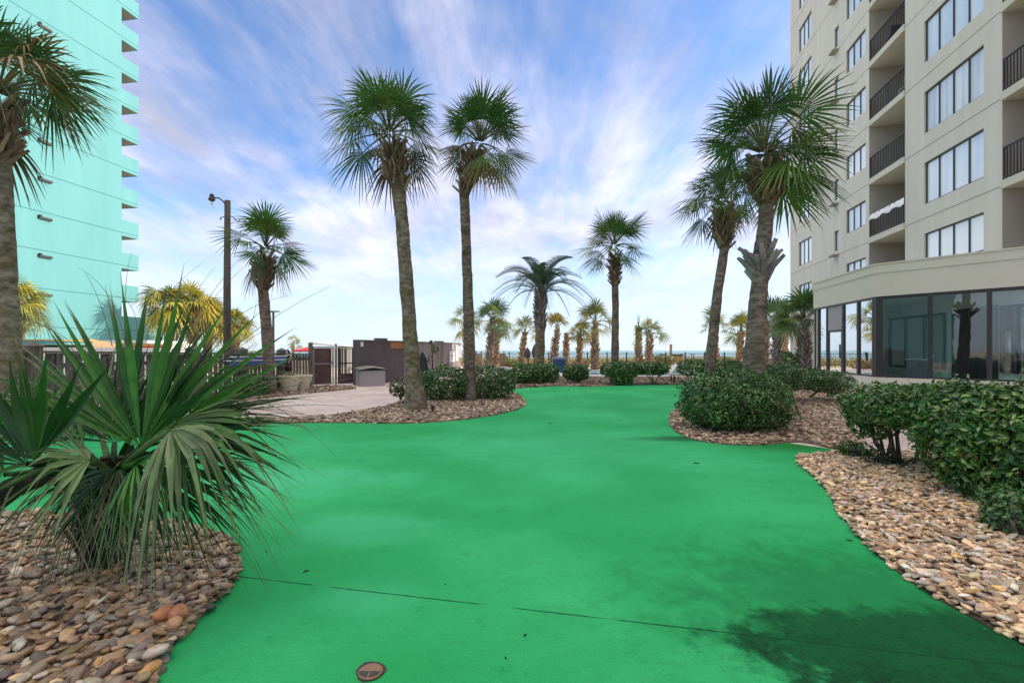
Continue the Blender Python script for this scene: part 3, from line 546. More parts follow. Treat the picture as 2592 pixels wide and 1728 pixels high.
for k in range(-1, 10):
    mb = MB()
    for (a, b) in ((S0, F0), (F1, D0), (D1, S1)): pbox(mb, T, a, b, Lk(k) - 0.012, Lk(k) + 0.012, 0.0, 0.004)
    mb.build('wall_joint', M['joint'], tower)
    mb = MB(); c = (B0 + B1) / 2; hw = 0.28                       # little wedge shaped scupper under each slit window
    v = [T.pt(c - hw, Lk(k) + 0.02, 0.003), T.pt(c + hw, Lk(k) + 0.02, 0.003), T.pt(c + hw, Lk(k) - 0.06, 0.003), T.pt(c - hw, Lk(k) - 0.06, 0.003), T.pt(c - hw, Lk(k) + 0.02, 0.3), T.pt(c + hw, Lk(k) + 0.02, 0.3), T.pt(c + hw, Lk(k) - 0.06, 0.3), T.pt(c - hw, Lk(k) - 0.06, 0.3)]
    mb.add(v, [[0, 1, 2, 3], [4, 7, 6, 5], [0, 4, 5, 1], [3, 2, 6, 7], [0, 3, 7, 4], [1, 5, 6, 2]]); mb.build('ledge', M['soffit'], tower)
for k in range(-1, 10):
    for ci, (a, b) in enumerate(((D0, D1), (F0, F1))):
        if k < 0 and ci: continue
        mb = MB(); pbox(mb, T, a + 0.003, b - 0.003, Lk(k) - 0.1, Lk(k) + 0.16, -1.58, 0.06); bal = mb.build('balcony', M['slab'], tower)
        mb = MB(); z0, z1 = Lk(k) + 0.16, Lk(k) + 1.22
        pbox(mb, T, a + 0.02, b - 0.02, z1 - 0.05, z1, -0.05, 0.0); pbox(mb, T, a + 0.02, b - 0.02, z0 + 0.07, z0 + 0.11, -0.045, -0.005)
        nb = int((b - a) / 0.13)
        for i in range(nb + 1):
            c = a + 0.03 + (b - a - 0.06) * i / nb; w = 0.024 if i in (0, nb, nb // 2) else 0.009
            pbox(mb, T, c - w, c + w, z0, z1 - 0.05, -0.04, -0.012)
        mb.build('railing', M['rail'], bal)
        mb = MB(); pbox(mb, T, a + 0.5, b - 0.5, z0, z0 + 2.05, -1.59, -1.56); mb.build('sliding_door', M['mirrorpane'], bal)
# furniture and the cloth on two balconies
mb = MB(); c = (D0 + D1) / 2; z0 = Lk(0) + 0.16
n = 24; ss = np.linspace(D0 + 0.05, D1 - 0.05, n); v = []
for i, s in enumerate(ss):
    w = 0.02 * math.sin(i * 1.9); v += [T.pt(s, z0 + 1.075, -0.06 + w), T.pt(s, z0 + 1.085, 0.012 + w), T.pt(s, z0 + 0.82 - 0.05 * math.sin(i * 0.8), 0.02 + w)]
mb.add(v, [[i * 3 + j, i * 3 + j + 3, i * 3 + j + 4, i * 3 + j + 1] for i in range(n - 1) for j in range(2)])
tag(mb.build('cloth', M['white'], smooth=True), 'white cloth draped over the lowest visible tower balcony railing', 'cloth')
def balcony_chair(s, k, off, mat, label):
    p = T.pt(s, Lk(k) + 0.16, off); th = thing('patio_chair', label, 'chair', p, 'chairs on the tower balconies')
    f = Pl(p[:2], T.e[:2], T.n[:2])
    mb = MB(); pbox(mb, f, -0.22, 0.22, p[2] + 0.42, p[2] + 0.46, -0.22, 0.22); mb.build('seat', mat, th)
    mb = MB(); pbox(mb, f, -0.24, -0.2, p[2] + 0.46, p[2] + 0.9, -0.22, 0.22); mb.build('backrest', mat, th)
    for a in (-0.2, 0.17):
        for b in (-0.2, 0.17): mb = MB(); pbox(mb, f, a, a + 0.03, p[2], p[2] + 0.42, b, b + 0.03); mb.build('leg', mat, th)
balcony_chair((D0 + D1) / 2 - 0.7, 2, -0.45, M['white'], 'white plastic chair behind the balcony railing two floors above the cloth')
balcony_chair((D0 + D1) / 2 + 0.3, 3, -0.45, M['black'], 'dark chair behind the topmost balcony railing with a chair')

# ------------------------------------------------------------------ glazed pool house in front of the tower
LP = Pl((12.8, 17.0), (0.18, 1), (-1, 0.18)); LEN_L = (21.85 - 17.0) * math.hypot(1, 0.18)
RP = Pl((12.8, 17.0), (0.78, -1), (-1, -0.78)); LEN_R = 4.6
house = thing('pool_house', 'low beige pool house with chamfered corner and wall of dark framed glass', 'building', (12.8, 17, 0))
Z0, Z1, Z2 = 0.57, 3.39, 4.54
c0 = LP.pt(LEN_L, 0); c1 = LP.pt(0, 0); c2 = RP.pt(LEN_R, 0)
def strip(z0, z1, off, th_, mat, name):
    mb = MB()
    # mitred corner between the two faces
    n1, n2 = LP.n, RP.n; bis = nrm(n1 + n2); kk = 1 / np.dot(bis, n1)
    def ring(o): return [c0 + n1 * o, c1 + bis * o * kk, c2 + n2 * o]
    A, B = ring(off), ring(off - th_)
    v = [(*p[:2], z) for z in (z0, z1) for p in A + B]
    q = []
    for i in range(2): q += [[i, i + 1, 6 + i + 1, 6 + i], [3 + i + 1, 3 + i, 9 + i, 9 + i + 1], [6 + i, 6 + i + 1, 9 + i + 1, 9 + i], [i + 1, i, 3 + i, 3 + i + 1]]
    q += [[0, 6, 9, 3], [2, 5, 11, 8]]
    mb.add(v, q); return mb.build(name, mat, house)
strip(0, Z0, 0.02, 0.25, M['band'], 'plinth')
strip(Z1, Z2 - 0.34, 0.05, 0.3, M['band'], 'fascia')
strip(Z2 - 0.34, Z2 - 0.05, 0.075, 0.33, M['band'], 'parapet')
strip(Z2 - 0.05, Z2, 0.1, 0.4, M['slab'], 'coping')
e0 = T.pt(T.s_at(2065) - 0.5, 0)
mb = MB(); poly = [LP.pt(LEN_L, 0, -0.05)[:2], LP.pt(0, 0, -0.06)[:2], RP.pt(LEN_R, 0, -0.05)[:2], (17.2, 11.8), (17.9, 22.5)]
mb.prism(poly[::-1], Z2 - 0.5, Z2 - 0.4); mb.prism(poly[::-1], Z1 + 0.02, Z1 + 0.06); mb.build('ceiling', M['inside'], house)
mb = MB(); mb.prism(poly[::-1], 0.42, 0.5); mb.build('floor', M['inside'], house)
mb = MB(); pe = Pl(c0[:2], (1, 0.0), (0, 1)); pbox(mb, pe, 0, 3.2, 0.0, Z2 - 0.06, -0.22, 0.0); mb.build('end_wall', M['band'], house)
fr = MB()
def bar(pl, s0, s1, z0, z1, o0=-0.09, o1=0.015): pbox(fr, pl, s0, s1, z0, z1, o0, o1)
lpx = [2210, 2171, 2133, 2093, 2071]; ls = [LP.s_at(x) for x in lpx]
bar(LP, 0.1, LEN_L, Z1 - 0.07, Z1 - 0.002); bar(LP, 0.1, LEN_L, Z0 + 0.002, Z0 + 0.05)
for s in ls: bar(LP, s - 0.05, s + 0.05, Z0 + 0.05, Z1 - 0.07)
bar(LP, LEN_L - 0.12, LEN_L - 0.002, Z0 + 0.05, Z1 - 0.07)
rs = [0.12, RP.s_at(2354), RP.s_at(2504), RP.s_at(2640)]
bar(RP, 0.1, LEN_R, Z1 - 0.1, Z1 - 0.002); bar(RP, 0.1, LEN_R, Z0 + 0.002, Z0 + 0.06)
for s in rs: bar(RP, s - 0.055, s + 0.055, Z0 + 0.06, Z1 - 0.1)
fr.prism([LP.pt(0.1, 0, 0.012)[:2], LP.pt(0, 0, 0.02)[:2], RP.pt(0.1, 0, 0.012)[:2], RP.pt(0.1, 0, -0.1)[:2], LP.pt(0.1, 0, -0.1)[:2]][::-1], Z0 + 0.003, Z1 - 0.003)
fr.build('window_frame', M['bronze'], house)
edges = [0.1] + ls + [LEN_L - 0.1]
for i in range(len(edges) - 1):
    if i == 3: continue
    mb = MB(); pquad(mb, LP, edges[i], edges[i + 1], Z0 + 0.03, Z1 - 0.04, -0.04); mb.build('pane', M['glassside'], house)
dz = 2.35
mb = MB(); pbox(mb, LP, ls[2] + 0.05, ls[3] - 0.05, dz, Z1 - 0.072, -0.07, -0.02); mb.build('transom_panel', M['boxgrey'], house)
mb = MB(); a, b = ls[2] + 0.055, ls[3] - 0.055
for (s0, s1, z0, z1) in ((a, b, dz - 0.09, dz - 0.003), (a, b, 0.5, 0.62), (a, a + 0.08, 0.62, dz - 0.09), (b - 0.08, b, 0.62, dz - 0.09)): pbox(mb, LP, s0, s1, z0, z1, -0.07, 0.0)
door = mb.build('door', M['bronze'], house)
mb = MB(); pquad(mb, LP, a + 0.07, b - 0.07, 0.6, dz - 0.08, -0.035); mb.build('pane', M['glassside'], door)
mb = MB(); pbox(mb, LP, a + 0.09, a + 0.13, 1.2, 1.75, 0.003, 0.05); mb.build('handle', M['black'], door)
edges = [0.1] + rs[1:]
for i in range(len(edges) - 1):
    mb = MB(); pquad(mb, RP, edges[i], edges[i + 1], Z0 + 0.03, Z1 - 0.05, -0.04); mb.build('pane', M['glassfront'], house)
# inside: inner glazing and dark panelling on the tower side, rail by the indoor pool
IW = Pl(T.pt(0, 0, 0.12)[:2], T.e[:2], T.n[:2])
mb = MB(); pbox(mb, IW, 11.5, 22.3, 0.5, Z1 + 0.02, -0.1, 0.0); mb.build('inner_wall', M['inside'], house)
for (pa, pb) in ((2253, 2396), (2536, 2640)):
    s0, s1 = sorted((IW.s_at(pa), IW.s_at(pb))); f = window(IW, s0, s1, 0.8, 2.9, 3, house, off=0.02, fw=0.09, pane='mirrorpane', proud=0.05)
s0, s1 = sorted((IW.s_at(2415), IW.s_at(2528))); mb = MB(); pbox(mb, IW, s0, s1, 0.5, 2.95, 0.003, 0.08)
for i in range(5): pbox(mb, IW, s0 + (s1 - s0) * i / 5 + 0.01, s0 + (s1 - s0) * i / 5 + 0.03, 0.55, 2.9, 0.08, 0.1)
mb.build('dark_panel', M['darkroom'], house)
p = W(2362, 930, 17.2); mb = MB(); a = np.linspace(0, np.pi, 14)
mb.tube([(p[0] - 0.0, p[1], 0.5)] + [(p[0] + 0.13 - 0.13 * math.cos(t), p[1] + 0.02, 1.2 + 0.22 * math.sin(t)) for t in a] + [(p[0] + 0.3, p[1] + 0.05, 0.5)], 0.022, 8)
tag(mb.build('handrail', M['steel'], smooth=True), 'bent steel pool handrail inside the glass corner of the pool house', 'handrail')
p = W(2322, 900, 18.4); th = thing('cabinet', 'pale cabinet standing indoors behind the pool house glass', 'cabinet', (p[0], p[1], 0.5))
mb = MB(); mb.box(p[0] - 0.25, p[0] + 0.25, p[1] - 0.2, p[1] + 0.2, 0.5, 1.15); mb.build('body', M['boxgrey'], th)
mb = MB(); mb.box(p[0] - 0.28, p[0] + 0.28, p[1] - 0.23, p[1] + 0.23, 1.15, 1.19); mb.build('top', M['white'], th)

# ------------------------------------------------------------------ teal hotel on the left
TP = Pl((-38.3, 0), (0.15, 1), (1, -0.15)); kt = math.hypot(1, 0.15)
teal = thing('hotel_tower', 'tall turquoise hotel tower with stacked balconies at its end', 'hotel tower', TP.pt(38 * kt, 0))
s_end = TP.s_at(308); s_bal = TP.s_at(351); zb = lambda k: 5.62 + 2.70 * k
mb = MB(); pbox(mb, TP, -14 * kt, s_end, 0.0, 43, -22, 0); pbox(mb, TP, s_end, s_end + 4.6, 0.0, 4.35, -20, 0.0)
mb.build('wall', M['teal'], teal)
for k in range(-1, 13):
    mb = MB(); z = zb(k) + 0.26; pbox(mb, TP, -14 * kt, s_end + (0 if k >= 0 else 4.6), z - 0.025, z + 0.02, 0.0, 0.006); mb.build('wall_joint', M['tealdark'], teal)
    if k >= 0:
        mb = MB(); s = TP.s_at(113); z = zb(k) - 0.2 if k > 0 else zb(k) - 0.2
        pbox(mb, TP, s - 0.42, s + 0.42, z - 0.06, z + 0.1, 0.0, 0.14); pbox(mb, TP, s - 0.42, s - 0.3, z + 0.1, z + 0.2, 0.0, 0.2); mb.build('drain_spout', M['rail'], teal)
    if 0 <= k <= 12:
        mb = MB(); pbox(mb, TP, s_end, s_bal, zb(k), zb(k) + 1.33, -0.14, -0.002); pbox(mb, TP, s_bal - 0.14, s_bal, zb(k), zb(k) + 1.33, -20, -0.14); b_ = mb.build('balcony', M['teal'], teal)
        mb = MB(); pbox(mb, TP, s_end + 0.01, s_bal - 0.15, zb(k) + 0.02, zb(k) + 0.2, -20, -0.15); mb.build('floor_slab', M['soffit'], b_)
        mb = MB(); pbox(mb, TP, s_end, s_bal, zb(k) + 0.24, zb(k) + 0.275, -0.004, 0.003); mb.build('groove', M['tealdark'], b_)

# low buildings and wall behind the wooden fence
def hip_roof(mb, x0, x1, y0, y1, z0, z1, inset, ov=0.0):
    v = [(x0, y0, z0), (x1, y0, z0), (x1, y1, z0), (x0, y1, z0), (x0 + inset, (y0 + y1) / 2, z1), (x1 - inset, (y0 + y1) / 2, z1)]
    mb.add(v, [[0, 1, 5, 4], [2, 3, 4, 5]], [[1, 2, 5], [3, 0, 4]], [[3, 2, 1, 0]])
Zp = 27.0; xa, xb = W(85, 0, Zp)[0], W(238, 0, Zp)[0]
th = thing('pavilion', 'low pavilion with tan hipped roof behind the wooden fence', 'pavilion', ((xa + xb) / 2, Zp, 0))
mb = MB(); hip_roof(mb, xa, xb, Zp - 0.5, Zp + 3, 1.68, 2.2, 1.3); mb.build('roof', M['tan'], th)
mb = MB(); mb.box(xa + 0.2, xb - 0.2, Zp, Zp + 2.6, 0, 1.68); mb.build('wall', M['white'], th)
Zc = 32.0; xa, xb = W(232, 0, Zc)[0], W(420, 0, Zc)[0]
th = thing('beach_bar', 'long low beach bar with white roof edge and orange trim', 'bar', ((xa + xb) / 2, Zc, 0))
mb = MB(); mb.box(xa, xb - 1.3, Zc, Zc + 4, 1.98, 2.18); mb.build('roof', M['white'], th)
mb = MB(); mb.box(xa + 1, xb, Zc - 0.3, Zc - 0.02, 1.78, 1.92); mb.build('fascia', M['orange'], th)
mb = MB(); mb.box(xa + 1, xb - 0.05, Zc - 0.28, Zc - 0.04, 1.65, 1.78); mb.build('trim', M['red'], th)
mb = MB(); mb.box(xa + 0.3, xb - 0.5, Zc + 0.2, Zc + 3.6, 0, 1.98); mb.build('wall', M['inside'], th)
Za = 24.0; xa, xb = W(-200, 0, Za)[0], W(112, 0, Za)[0]
th = thing('awning', 'flat awning with yellow edge at the foot of the turquoise hotel', 'awning', ((xa + xb) / 2, Za + 2, 0))
mb = MB(); mb.box(xa, xb, Za, Za + 3, 1.98, 2.06); mb.build('canopy', M['yellowwood'], th)
mb = MB(); mb.box(xa, xb - 0.1, Za + 0.1, Za + 2.9, 1.8, 1.98); mb.build('fascia', M['teal'], th)
for i in range(4):
    mb = MB(); x = xa + (xb - xa - 0.3) * (i + 0.5) / 4; mb.box(x, x + 0.12, Za + 0.2, Za + 0.32, 0, 1.8); mb.build('post', M['white'], th)
mb = MB(); a, b = W(-160, 0, 21.0), W(470, 0, 26.5)
d = nrm((b - a) * np.array((1, 1, 0))); pw = Pl(a[:2], d[:2]); ln = np.linalg.norm((b - a)[:2])
pbox(mb, pw, 0, ln, 0, 1.58, -0.1, 0.1); pbox(mb, pw, -0.02, ln + 0.02, 1.58, 1.64, -0.14, 0.14)
tag(mb.build('low_wall', M['white']), 'long low white wall running just behind the wooden fence', 'wall')

# ------------------------------------------------------------------ wooden fence, gates, shed
FP = Pl((-12.0, 0), (0.18, 1), (1, -0.18)); kf = math.hypot(1, 0.18)
fence = thing('wooden_fence', 'grey brown wooden fence of spaced vertical boards with capped posts', 'fence', FP.pt(15 * kf, 0))
fz0, fz1 = 5.0 * kf, 20.05 * kf
ftop = lambda s: 1.5 - 0.012 * (s / kf - 10)
mb = MB()
mb.obox(FP.pt(fz0, ftop(fz0) - 0.05, -0.06), FP.pt(fz1, ftop(fz1) - 0.05, -0.06) - FP.pt(fz0, ftop(fz0) - 0.05, -0.06), FP.n * 0.16, (0, 0, 0.05)); mb.build('top_rail', M['fence'], fence)
mb = MB(); pbox(mb, FP, fz0, fz1, 0.28, 0.38, -0.05, -0.012); pbox(mb, FP, fz0, fz1, 1.12, 1.22, -0.05, -0.012); mb.build('cross_rail', M['fence'], fence)
mb = MB(); s = fz0
while s < fz1 - 0.1:
    w = 0.14; h = ftop(s) - 0.055; o = 0.0 + rng.uniform(0, 0.004); pbox(mb, FP, s, s + w, 0.06, h, -0.01 + o, 0.014 + o); s += w + rng.uniform(0.045, 0.075)
s = fz0 + 0.1
while s < fz1 - 0.1: pbox(mb, FP, s, s + 0.14, 0.06, ftop(s) - 0.055, -0.08, -0.056); s += 0.4
mb.build('board_panel', M['fence'], fence)
posts = [FP.s_at(x) for x in (82, 317, 487, 613, 713)]; dp = posts[1] - posts[0]
for s in [posts[0] - 2 * dp, posts[0] - dp] + posts:
    mb = MB(); h = ftop(s) + 0.1; pbox(mb, FP, s - 0.12, s + 0.12, 0, h, -0.13, 0.12)
    c = FP.pt(s, 0); e, n_ = FP.e * 0.15, FP.n * 0.15
    mb.add([c - e - n_ + [0, 0, h], c + e - n_ + [0, 0, h], c + e + n_ + [0, 0, h], c - e + n_ + [0, 0, h], c + [0, 0, h + 0.1]], [[3, 2, 1, 0]], [[0, 1, 4], [1, 2, 4], [2, 3, 4], [3, 0, 4]])
    mb.build('post', M['fence'], fence)

g0, g1, g2 = W(786, 0, 20.15), W(849, 0, 20.9), W(904, 0, 21.5)
def gate_post(p, h, label, mat, r=0.05):
    mb = MB(); mb.lathe((p[0], p[1], 0), [(r, 0), (r, h), (r * 1.15, h), (r * 1.0, h + 0.04), (0.01, h + 0.07)], 12); return tag(mb.build('gate_post', mat, smooth=False), label, 'gate post', 'posts of the dark mesh gates')
gate_post(g0, 1.78, 'brown gate post at the end of the wooden fence', M['fence'], 0.09)
gate_post((g1 + np.array((0.02, 0, 0))), 1.74, 'galvanised post between the two dark mesh gates', M['galv'])
for gi, (a, b, lab) in enumerate(((g0, g1, 'dark mesh gate leaf beside the wooden fence'), (g1, g2, 'torn dark slatted gate leaf beside the purple grey shed'))):
    a = a + nrm(b - a) * np.array((1, 1, 0)) * 0.12; b = b - nrm(b - a) * np.array((1, 1, 0)) * 0.1
    pl = Pl(a[:2], (b - a)[:2]); ln = np.linalg.norm((b - a)[:2]); th = thing('gate', lab, 'gate', a * np.array((1, 1, 0)), 'dark gates beside the shed')
    mb = MB()
    for (s0, s1, z0, z1) in ((0, ln, 1.62, 1.67), (0, ln, 0.92, 0.97), (0, ln, 0.06, 0.11), (0, 0.045, 0.11, 1.62), (ln - 0.045, ln, 0.11, 1.62)): pbox(mb, pl, s0, s1, z0, z1, -0.025, 0.025)
    mb.build('gate_frame', M['galv'] if gi == 0 else M['black'], th)
    mb = MB()
    if gi == 0: pbox(mb, pl, 0.045, ln - 0.1, 0.11, 1.6, -0.02, -0.008)
    else:
        s = 0.05
        while s < ln - 0.06:
            w = rng.uniform(0.02, 0.05); z0 = 0.11 if rng.random() < 0.75 else rng.uniform(0.2, 0.7)
            pbox(mb, pl, s, s + w, z0, 1.6, -0.02 + rng.uniform(0, 0.006), -0.008); s += w + rng.choice([0.004, 0.015, 0.035], p=[0.4, 0.35, 0.25])
        pbox(mb, pl, 0.045, ln - 0.05, 0.11, 0.5, -0.03, -0.022)
    mb.build('mesh_infill', M['gatedark'], th)
    if gi == 0: mb = MB(); pbox(mb, pl, ln - 0.06, ln + 0.02, 0.95, 1.05, 0.03, 0.06); mb.build('latch', M['galv'], th)

H = 1.97
q0, q1, q2 = W(906, 0, 20.9), W(1024, 0, 23.5), W(1166, 0, 30.0)
shed = thing('shed', 'long flat roofed shed, purple grey near the gate and weathered pink further on', 'shed', (q1[0], q1[1], 0))
def seg(a, b): return Pl(a[:2], (b - a)[:2], (b - a)[[1, 0]] * np.array((1, -1))), np.linalg.norm((b - a)[:2])
p1, l1 = seg(q0, q1); p2, l2 = seg(q1, q2)
s_d0 = p1.s_at(989)
mb = MB(); pbox(mb, p1, 0, s_d0, 0, H, -0.3, 0); mb.build('wall', M['shed'], shed)
mb = MB()
for i in range(14): pbox(mb, p1, 0.1 + i * (s_d0 - 0.15) / 14, 0.1 + i * (s_d0 - 0.15) / 14 + 0.012, 0.02, H - 0.08, 0.0, 0.006)
pbox(mb, p1, -0.02, 0.08, 0, H, 0.0, 0.03); pbox(mb, p1, 0.08, s_d0, H - 0.08, H + 0.0, 0.0, 0.03); mb.build('trim', M['shed'], shed)
mb = MB(); pbox(mb, p1, 0.12, 0.25, H - 0.3, H - 0.09, 0.006, 0.07); mb.build('wall_lamp', M['white'], shed)
mb = MB(); pbox(mb, p1, s_d0 + 0.03, l1 - 0.05, 0.04, 1.55, -0.1, -0.03); door = mb.build('door', M['shed'], shed)
mb = MB(); pbox(mb, p1, s_d0 + 0.06, s_d0 + 0.1, 1.42, 1.48, -0.03, 0.02); mb.build('handle', M['steel'], door)
mb = MB(); pbox(mb, p1, s_d0, l1, 1.56, 1.6, -0.12, 0.0); pbox(mb, p1, s_d0, l1, H - 0.06, H, -0.12, 0.0); mb.build('door_head', M['shed'], shed)
mb = MB(); pbox(mb, p1, s_d0 + 0.02, l1, 1.6, H - 0.06, -0.16, -0.1); mb.build('lit_gap_panel', M['orange'], shed)  # lit opening above the door, its orange light put into a panel's colour
mb = MB(); pbox(mb, p1, s_d0, l1, 0, H, -0.4, -0.2); mb.build('back_wall', M['shed'], shed)
mb = MB(); pbox(mb, p2, 0.0, l2, 0, H, -1.5, 0); mb.build('side_wall', M['shedpale'], shed)
mb = MB()
for i in range(24): pbox(mb, p2, 0.1 + i * (l2 - 0.15) / 24, 0.1 + i * (l2 - 0.15) / 24 + 0.014, 0.02, H - 0.06, 0.0, 0.005)
pbox(mb, p2, 0, l2, H - 0.06, H, 0.0, 0.04); mb.build('batten', M['shedpale'], shed)
mb = MB(); s = p1.s_at(970); mb.prism([p1.pt(s - 0.3, 0, -0.02)[:2], p1.pt(s + 0.3, 0, -0.02)[:2], p1.pt(s + 0.3, 0, -0.28)[:2], p1.pt(s - 0.3, 0, -0.28)[:2]], H, H + 0.1); s = p2.s_at(1127); pbox(mb, p2, s - 0.25, s + 0.25, H, H + 0.08, -0.6, -0.2); mb.build('roof_vent', M['shed'], shed)
def sign(pl, pa, pb, ya, yb, label, marks, ink, name='sign'):
    s0, s1 = sorted((pl.s_at(pa), pl.s_at(pb))); Zm = pl.pt((s0 + s1) / 2, 0)[1]; za, zc = sorted((EYE + (HY - ya) * Zm / F, EYE + (HY - yb) * Zm / F))
    th = thing(name, label, 'sign', pl.pt((s0 + s1) / 2, za), 'notices on the shed wall')
    mb = MB(); pbox(mb, pl, s0, s1, za, zc, 0.02, 0.035); mb.build('board', M['white'], th)
    if marks:
        mb = MB()
        for (a, b, c, d) in marks: pbox(mb, pl, s0 + a * (s1 - s0), s0 + b * (s1 - s0), za + c * (zc - za), za + d * (zc - za), 0.035, 0.038)
        mb.build('lettering', M[ink], th)
sign(p2, 1137, 1150, 888, 916, 'white notice with black marks on the pink shed wall', [(0.3, 0.5, 0.5, 0.62), (0.4, 0.62, 0.6, 0.68), (0.68, 0.82, 0.86, 0.95), (0.35, 0.5, 0.38, 0.42), (0.3, 0.6, 0.28, 0.31), (0.86, 0.93, 0.5, 0.6)], 'ink')
sign(p2, 1142, 1147, 870, 884, 'small plain white plate above the marked notice', None, None)
sign(p2, 1152, 1159, 873, 913, 'tall white board at the sunlit end of the shed', None, None)
sign(p2, 1160, 1166, 877, 904, 'white board with a column of red writing at the shed end', [(0.3, 0.75, c, c + 0.06) for c in (0.1, 0.2, 0.3, 0.4, 0.5, 0.6, 0.7, 0.8)], 'redink')

# grey storage box by the shed
b0 = G(912, 975); b0[1] = 20.0; b0 = W(912, 0, 20.0) * np.array((1, 1, 0)); b1 = W(975, 0, 20.55) * np.array((1, 1, 0))
bp_ = Pl(b0[:2], (b1 - b0)[:2], (b1 - b0)[[1, 0]] * np.array((1, -1))); bl = np.linalg.norm(b1 - b0)
th = thing('storage_box', 'grey plastic deck box with olive lid against the shed', 'storage box', bp_.pt(bl / 2, 0, -0.4))
mb = MB(); pbox(mb, bp_, 0, bl, 0.0, 0.66, -0.75, 0); mb.build('body', M['boxgrey'], th)
mb = MB(); pbox(mb, bp_, bl / 2 - 0.006, bl / 2 + 0.006, 0.03, 0.62, 0.0, 0.006); mb.build('door_seam', M['lidgrey'], th)
mb = MB(); n = 16; v = []
for i in range(n + 1):
    s = -0.04 + (bl + 0.08) * i / n; z = 0.68 + 0.07 * math.sin(math.pi * i / n) ** 1.5; v += [bp_.pt(s, z, 0.05), bp_.pt(s, z + 0.04, 0.05), bp_.pt(s, z + 0.1, -0.8), bp_.pt(s, 0.66, -0.8)]
mb.add(v, [[i * 4 + j, i * 4 + (j + 1) % 4, i * 4 + 4 + (j + 1) % 4, i * 4 + 4 + j] for i in range(n) for j in range(4)], polys=[[0, 1, 2, 3], [n * 4 + 3, n * 4 + 2, n * 4 + 1, n * 4]])
mb.build('lid', M['lidgrey'], th)
mb = MB(); v = []
for i in range(n + 1):
    s = -0.045 + (bl + 0.09) * i / n; z = 0.68 + 0.07 * math.sin(math.pi * i / n) ** 1.5; v += [bp_.pt(s, z - 0.025, 0.056), bp_.pt(s, z + 0.022, 0.056)]
mb.add(v, [[i * 2, i * 2 + 2, i * 2 + 3, i * 2 + 1] for i in range(n)]); mb.build('lid_edge', M['black'], th)

# ------------------------------------------------------------------ planters with grass, statue, rails
def planter(px, Z, r, h, label, blades):
    c = W(px, 0, Z); c[2] = 0.02; th = thing('planter', label, 'planter', c, 'cream planters by the wooden fence')
    mb = MB(); mb.lathe(c, [(r * 0.62, 0), (r * 0.64, 0.03), (r * 0.7, h * 0.25), (r * 0.83, h * 0.65), (r * 0.91, h - 0.075), (r * 0.96, h - 0.07), (r * 1.0, h - 0.05), (r, h - 0.005), (r * 0.93, h), (r * 0.88, h - 0.03), (r * 0.86, h - 0.09)], 36); mb.build('pot', M['pot'], th, smooth=False)
    mb = MB()
    for k in range(6):
        a = np.linspace(-0.45, 0.45, 9) + k * math.pi / 3
        mb.tube([(c[0] + (r * 0.885) * math.cos(t), c[1] + (r * 0.885) * math.sin(t), c[2] + h * 0.62 + 0.09 * ((abs(t - k * math.pi / 3) / 0.45) ** 2)) for t in a], 0.009, 5)
    mb.build('swag', M['pot'], th)
    mb = MB(); mb.lathe(c, [(r * 0.1, h - 0.1), (r * 0.87, h - 0.085)], 24); mb.build('soil', M['soil'], th)
    mb = MB()
    for i in range(blades):
        a = rng.uniform(0, 6.28); L_ = rng.uniform(0.35, 0.95); t = np.linspace(0, 1, 7); w = 0.008
        d = np.array((math.cos(a), math.sin(a), 0)); up = rng.uniform(0.5, 1.0)
        P = c + np.array((0, 0, h - 0.08)) + d * rng.uniform(0, r * 0.4) + np.outer(t * L_ * 0.8, d) + np.outer(L_ * (up * t * 1.0 - 0.75 * t ** 2.4), (0, 0, 1)); sd_ = np.array((-d[1], d[0], 0)) * w
        ww = (1 - t ** 3)[:, None]; v = np.concatenate([P - sd_ * ww, P + sd_ * ww]); col = np.array((0.16, 0.22, 0.06)) if rng.random() < 0.7 else np.array((0.55, 0.45, 0.35))
        mb.add(v, [[j, j + 1, 8 + j, 7 + j] for j in range(6)], col=col)
    mb.build('foliage', M['leaf'], th)
planter(733, 17.6, 0.4, 0.58, 'wide cream planter with drooping grass, nearer of the pair by the fence', 70)
planter(766, 18.35, 0.36, 0.56, 'cream planter half hidden behind the wider one by the gate', 12)

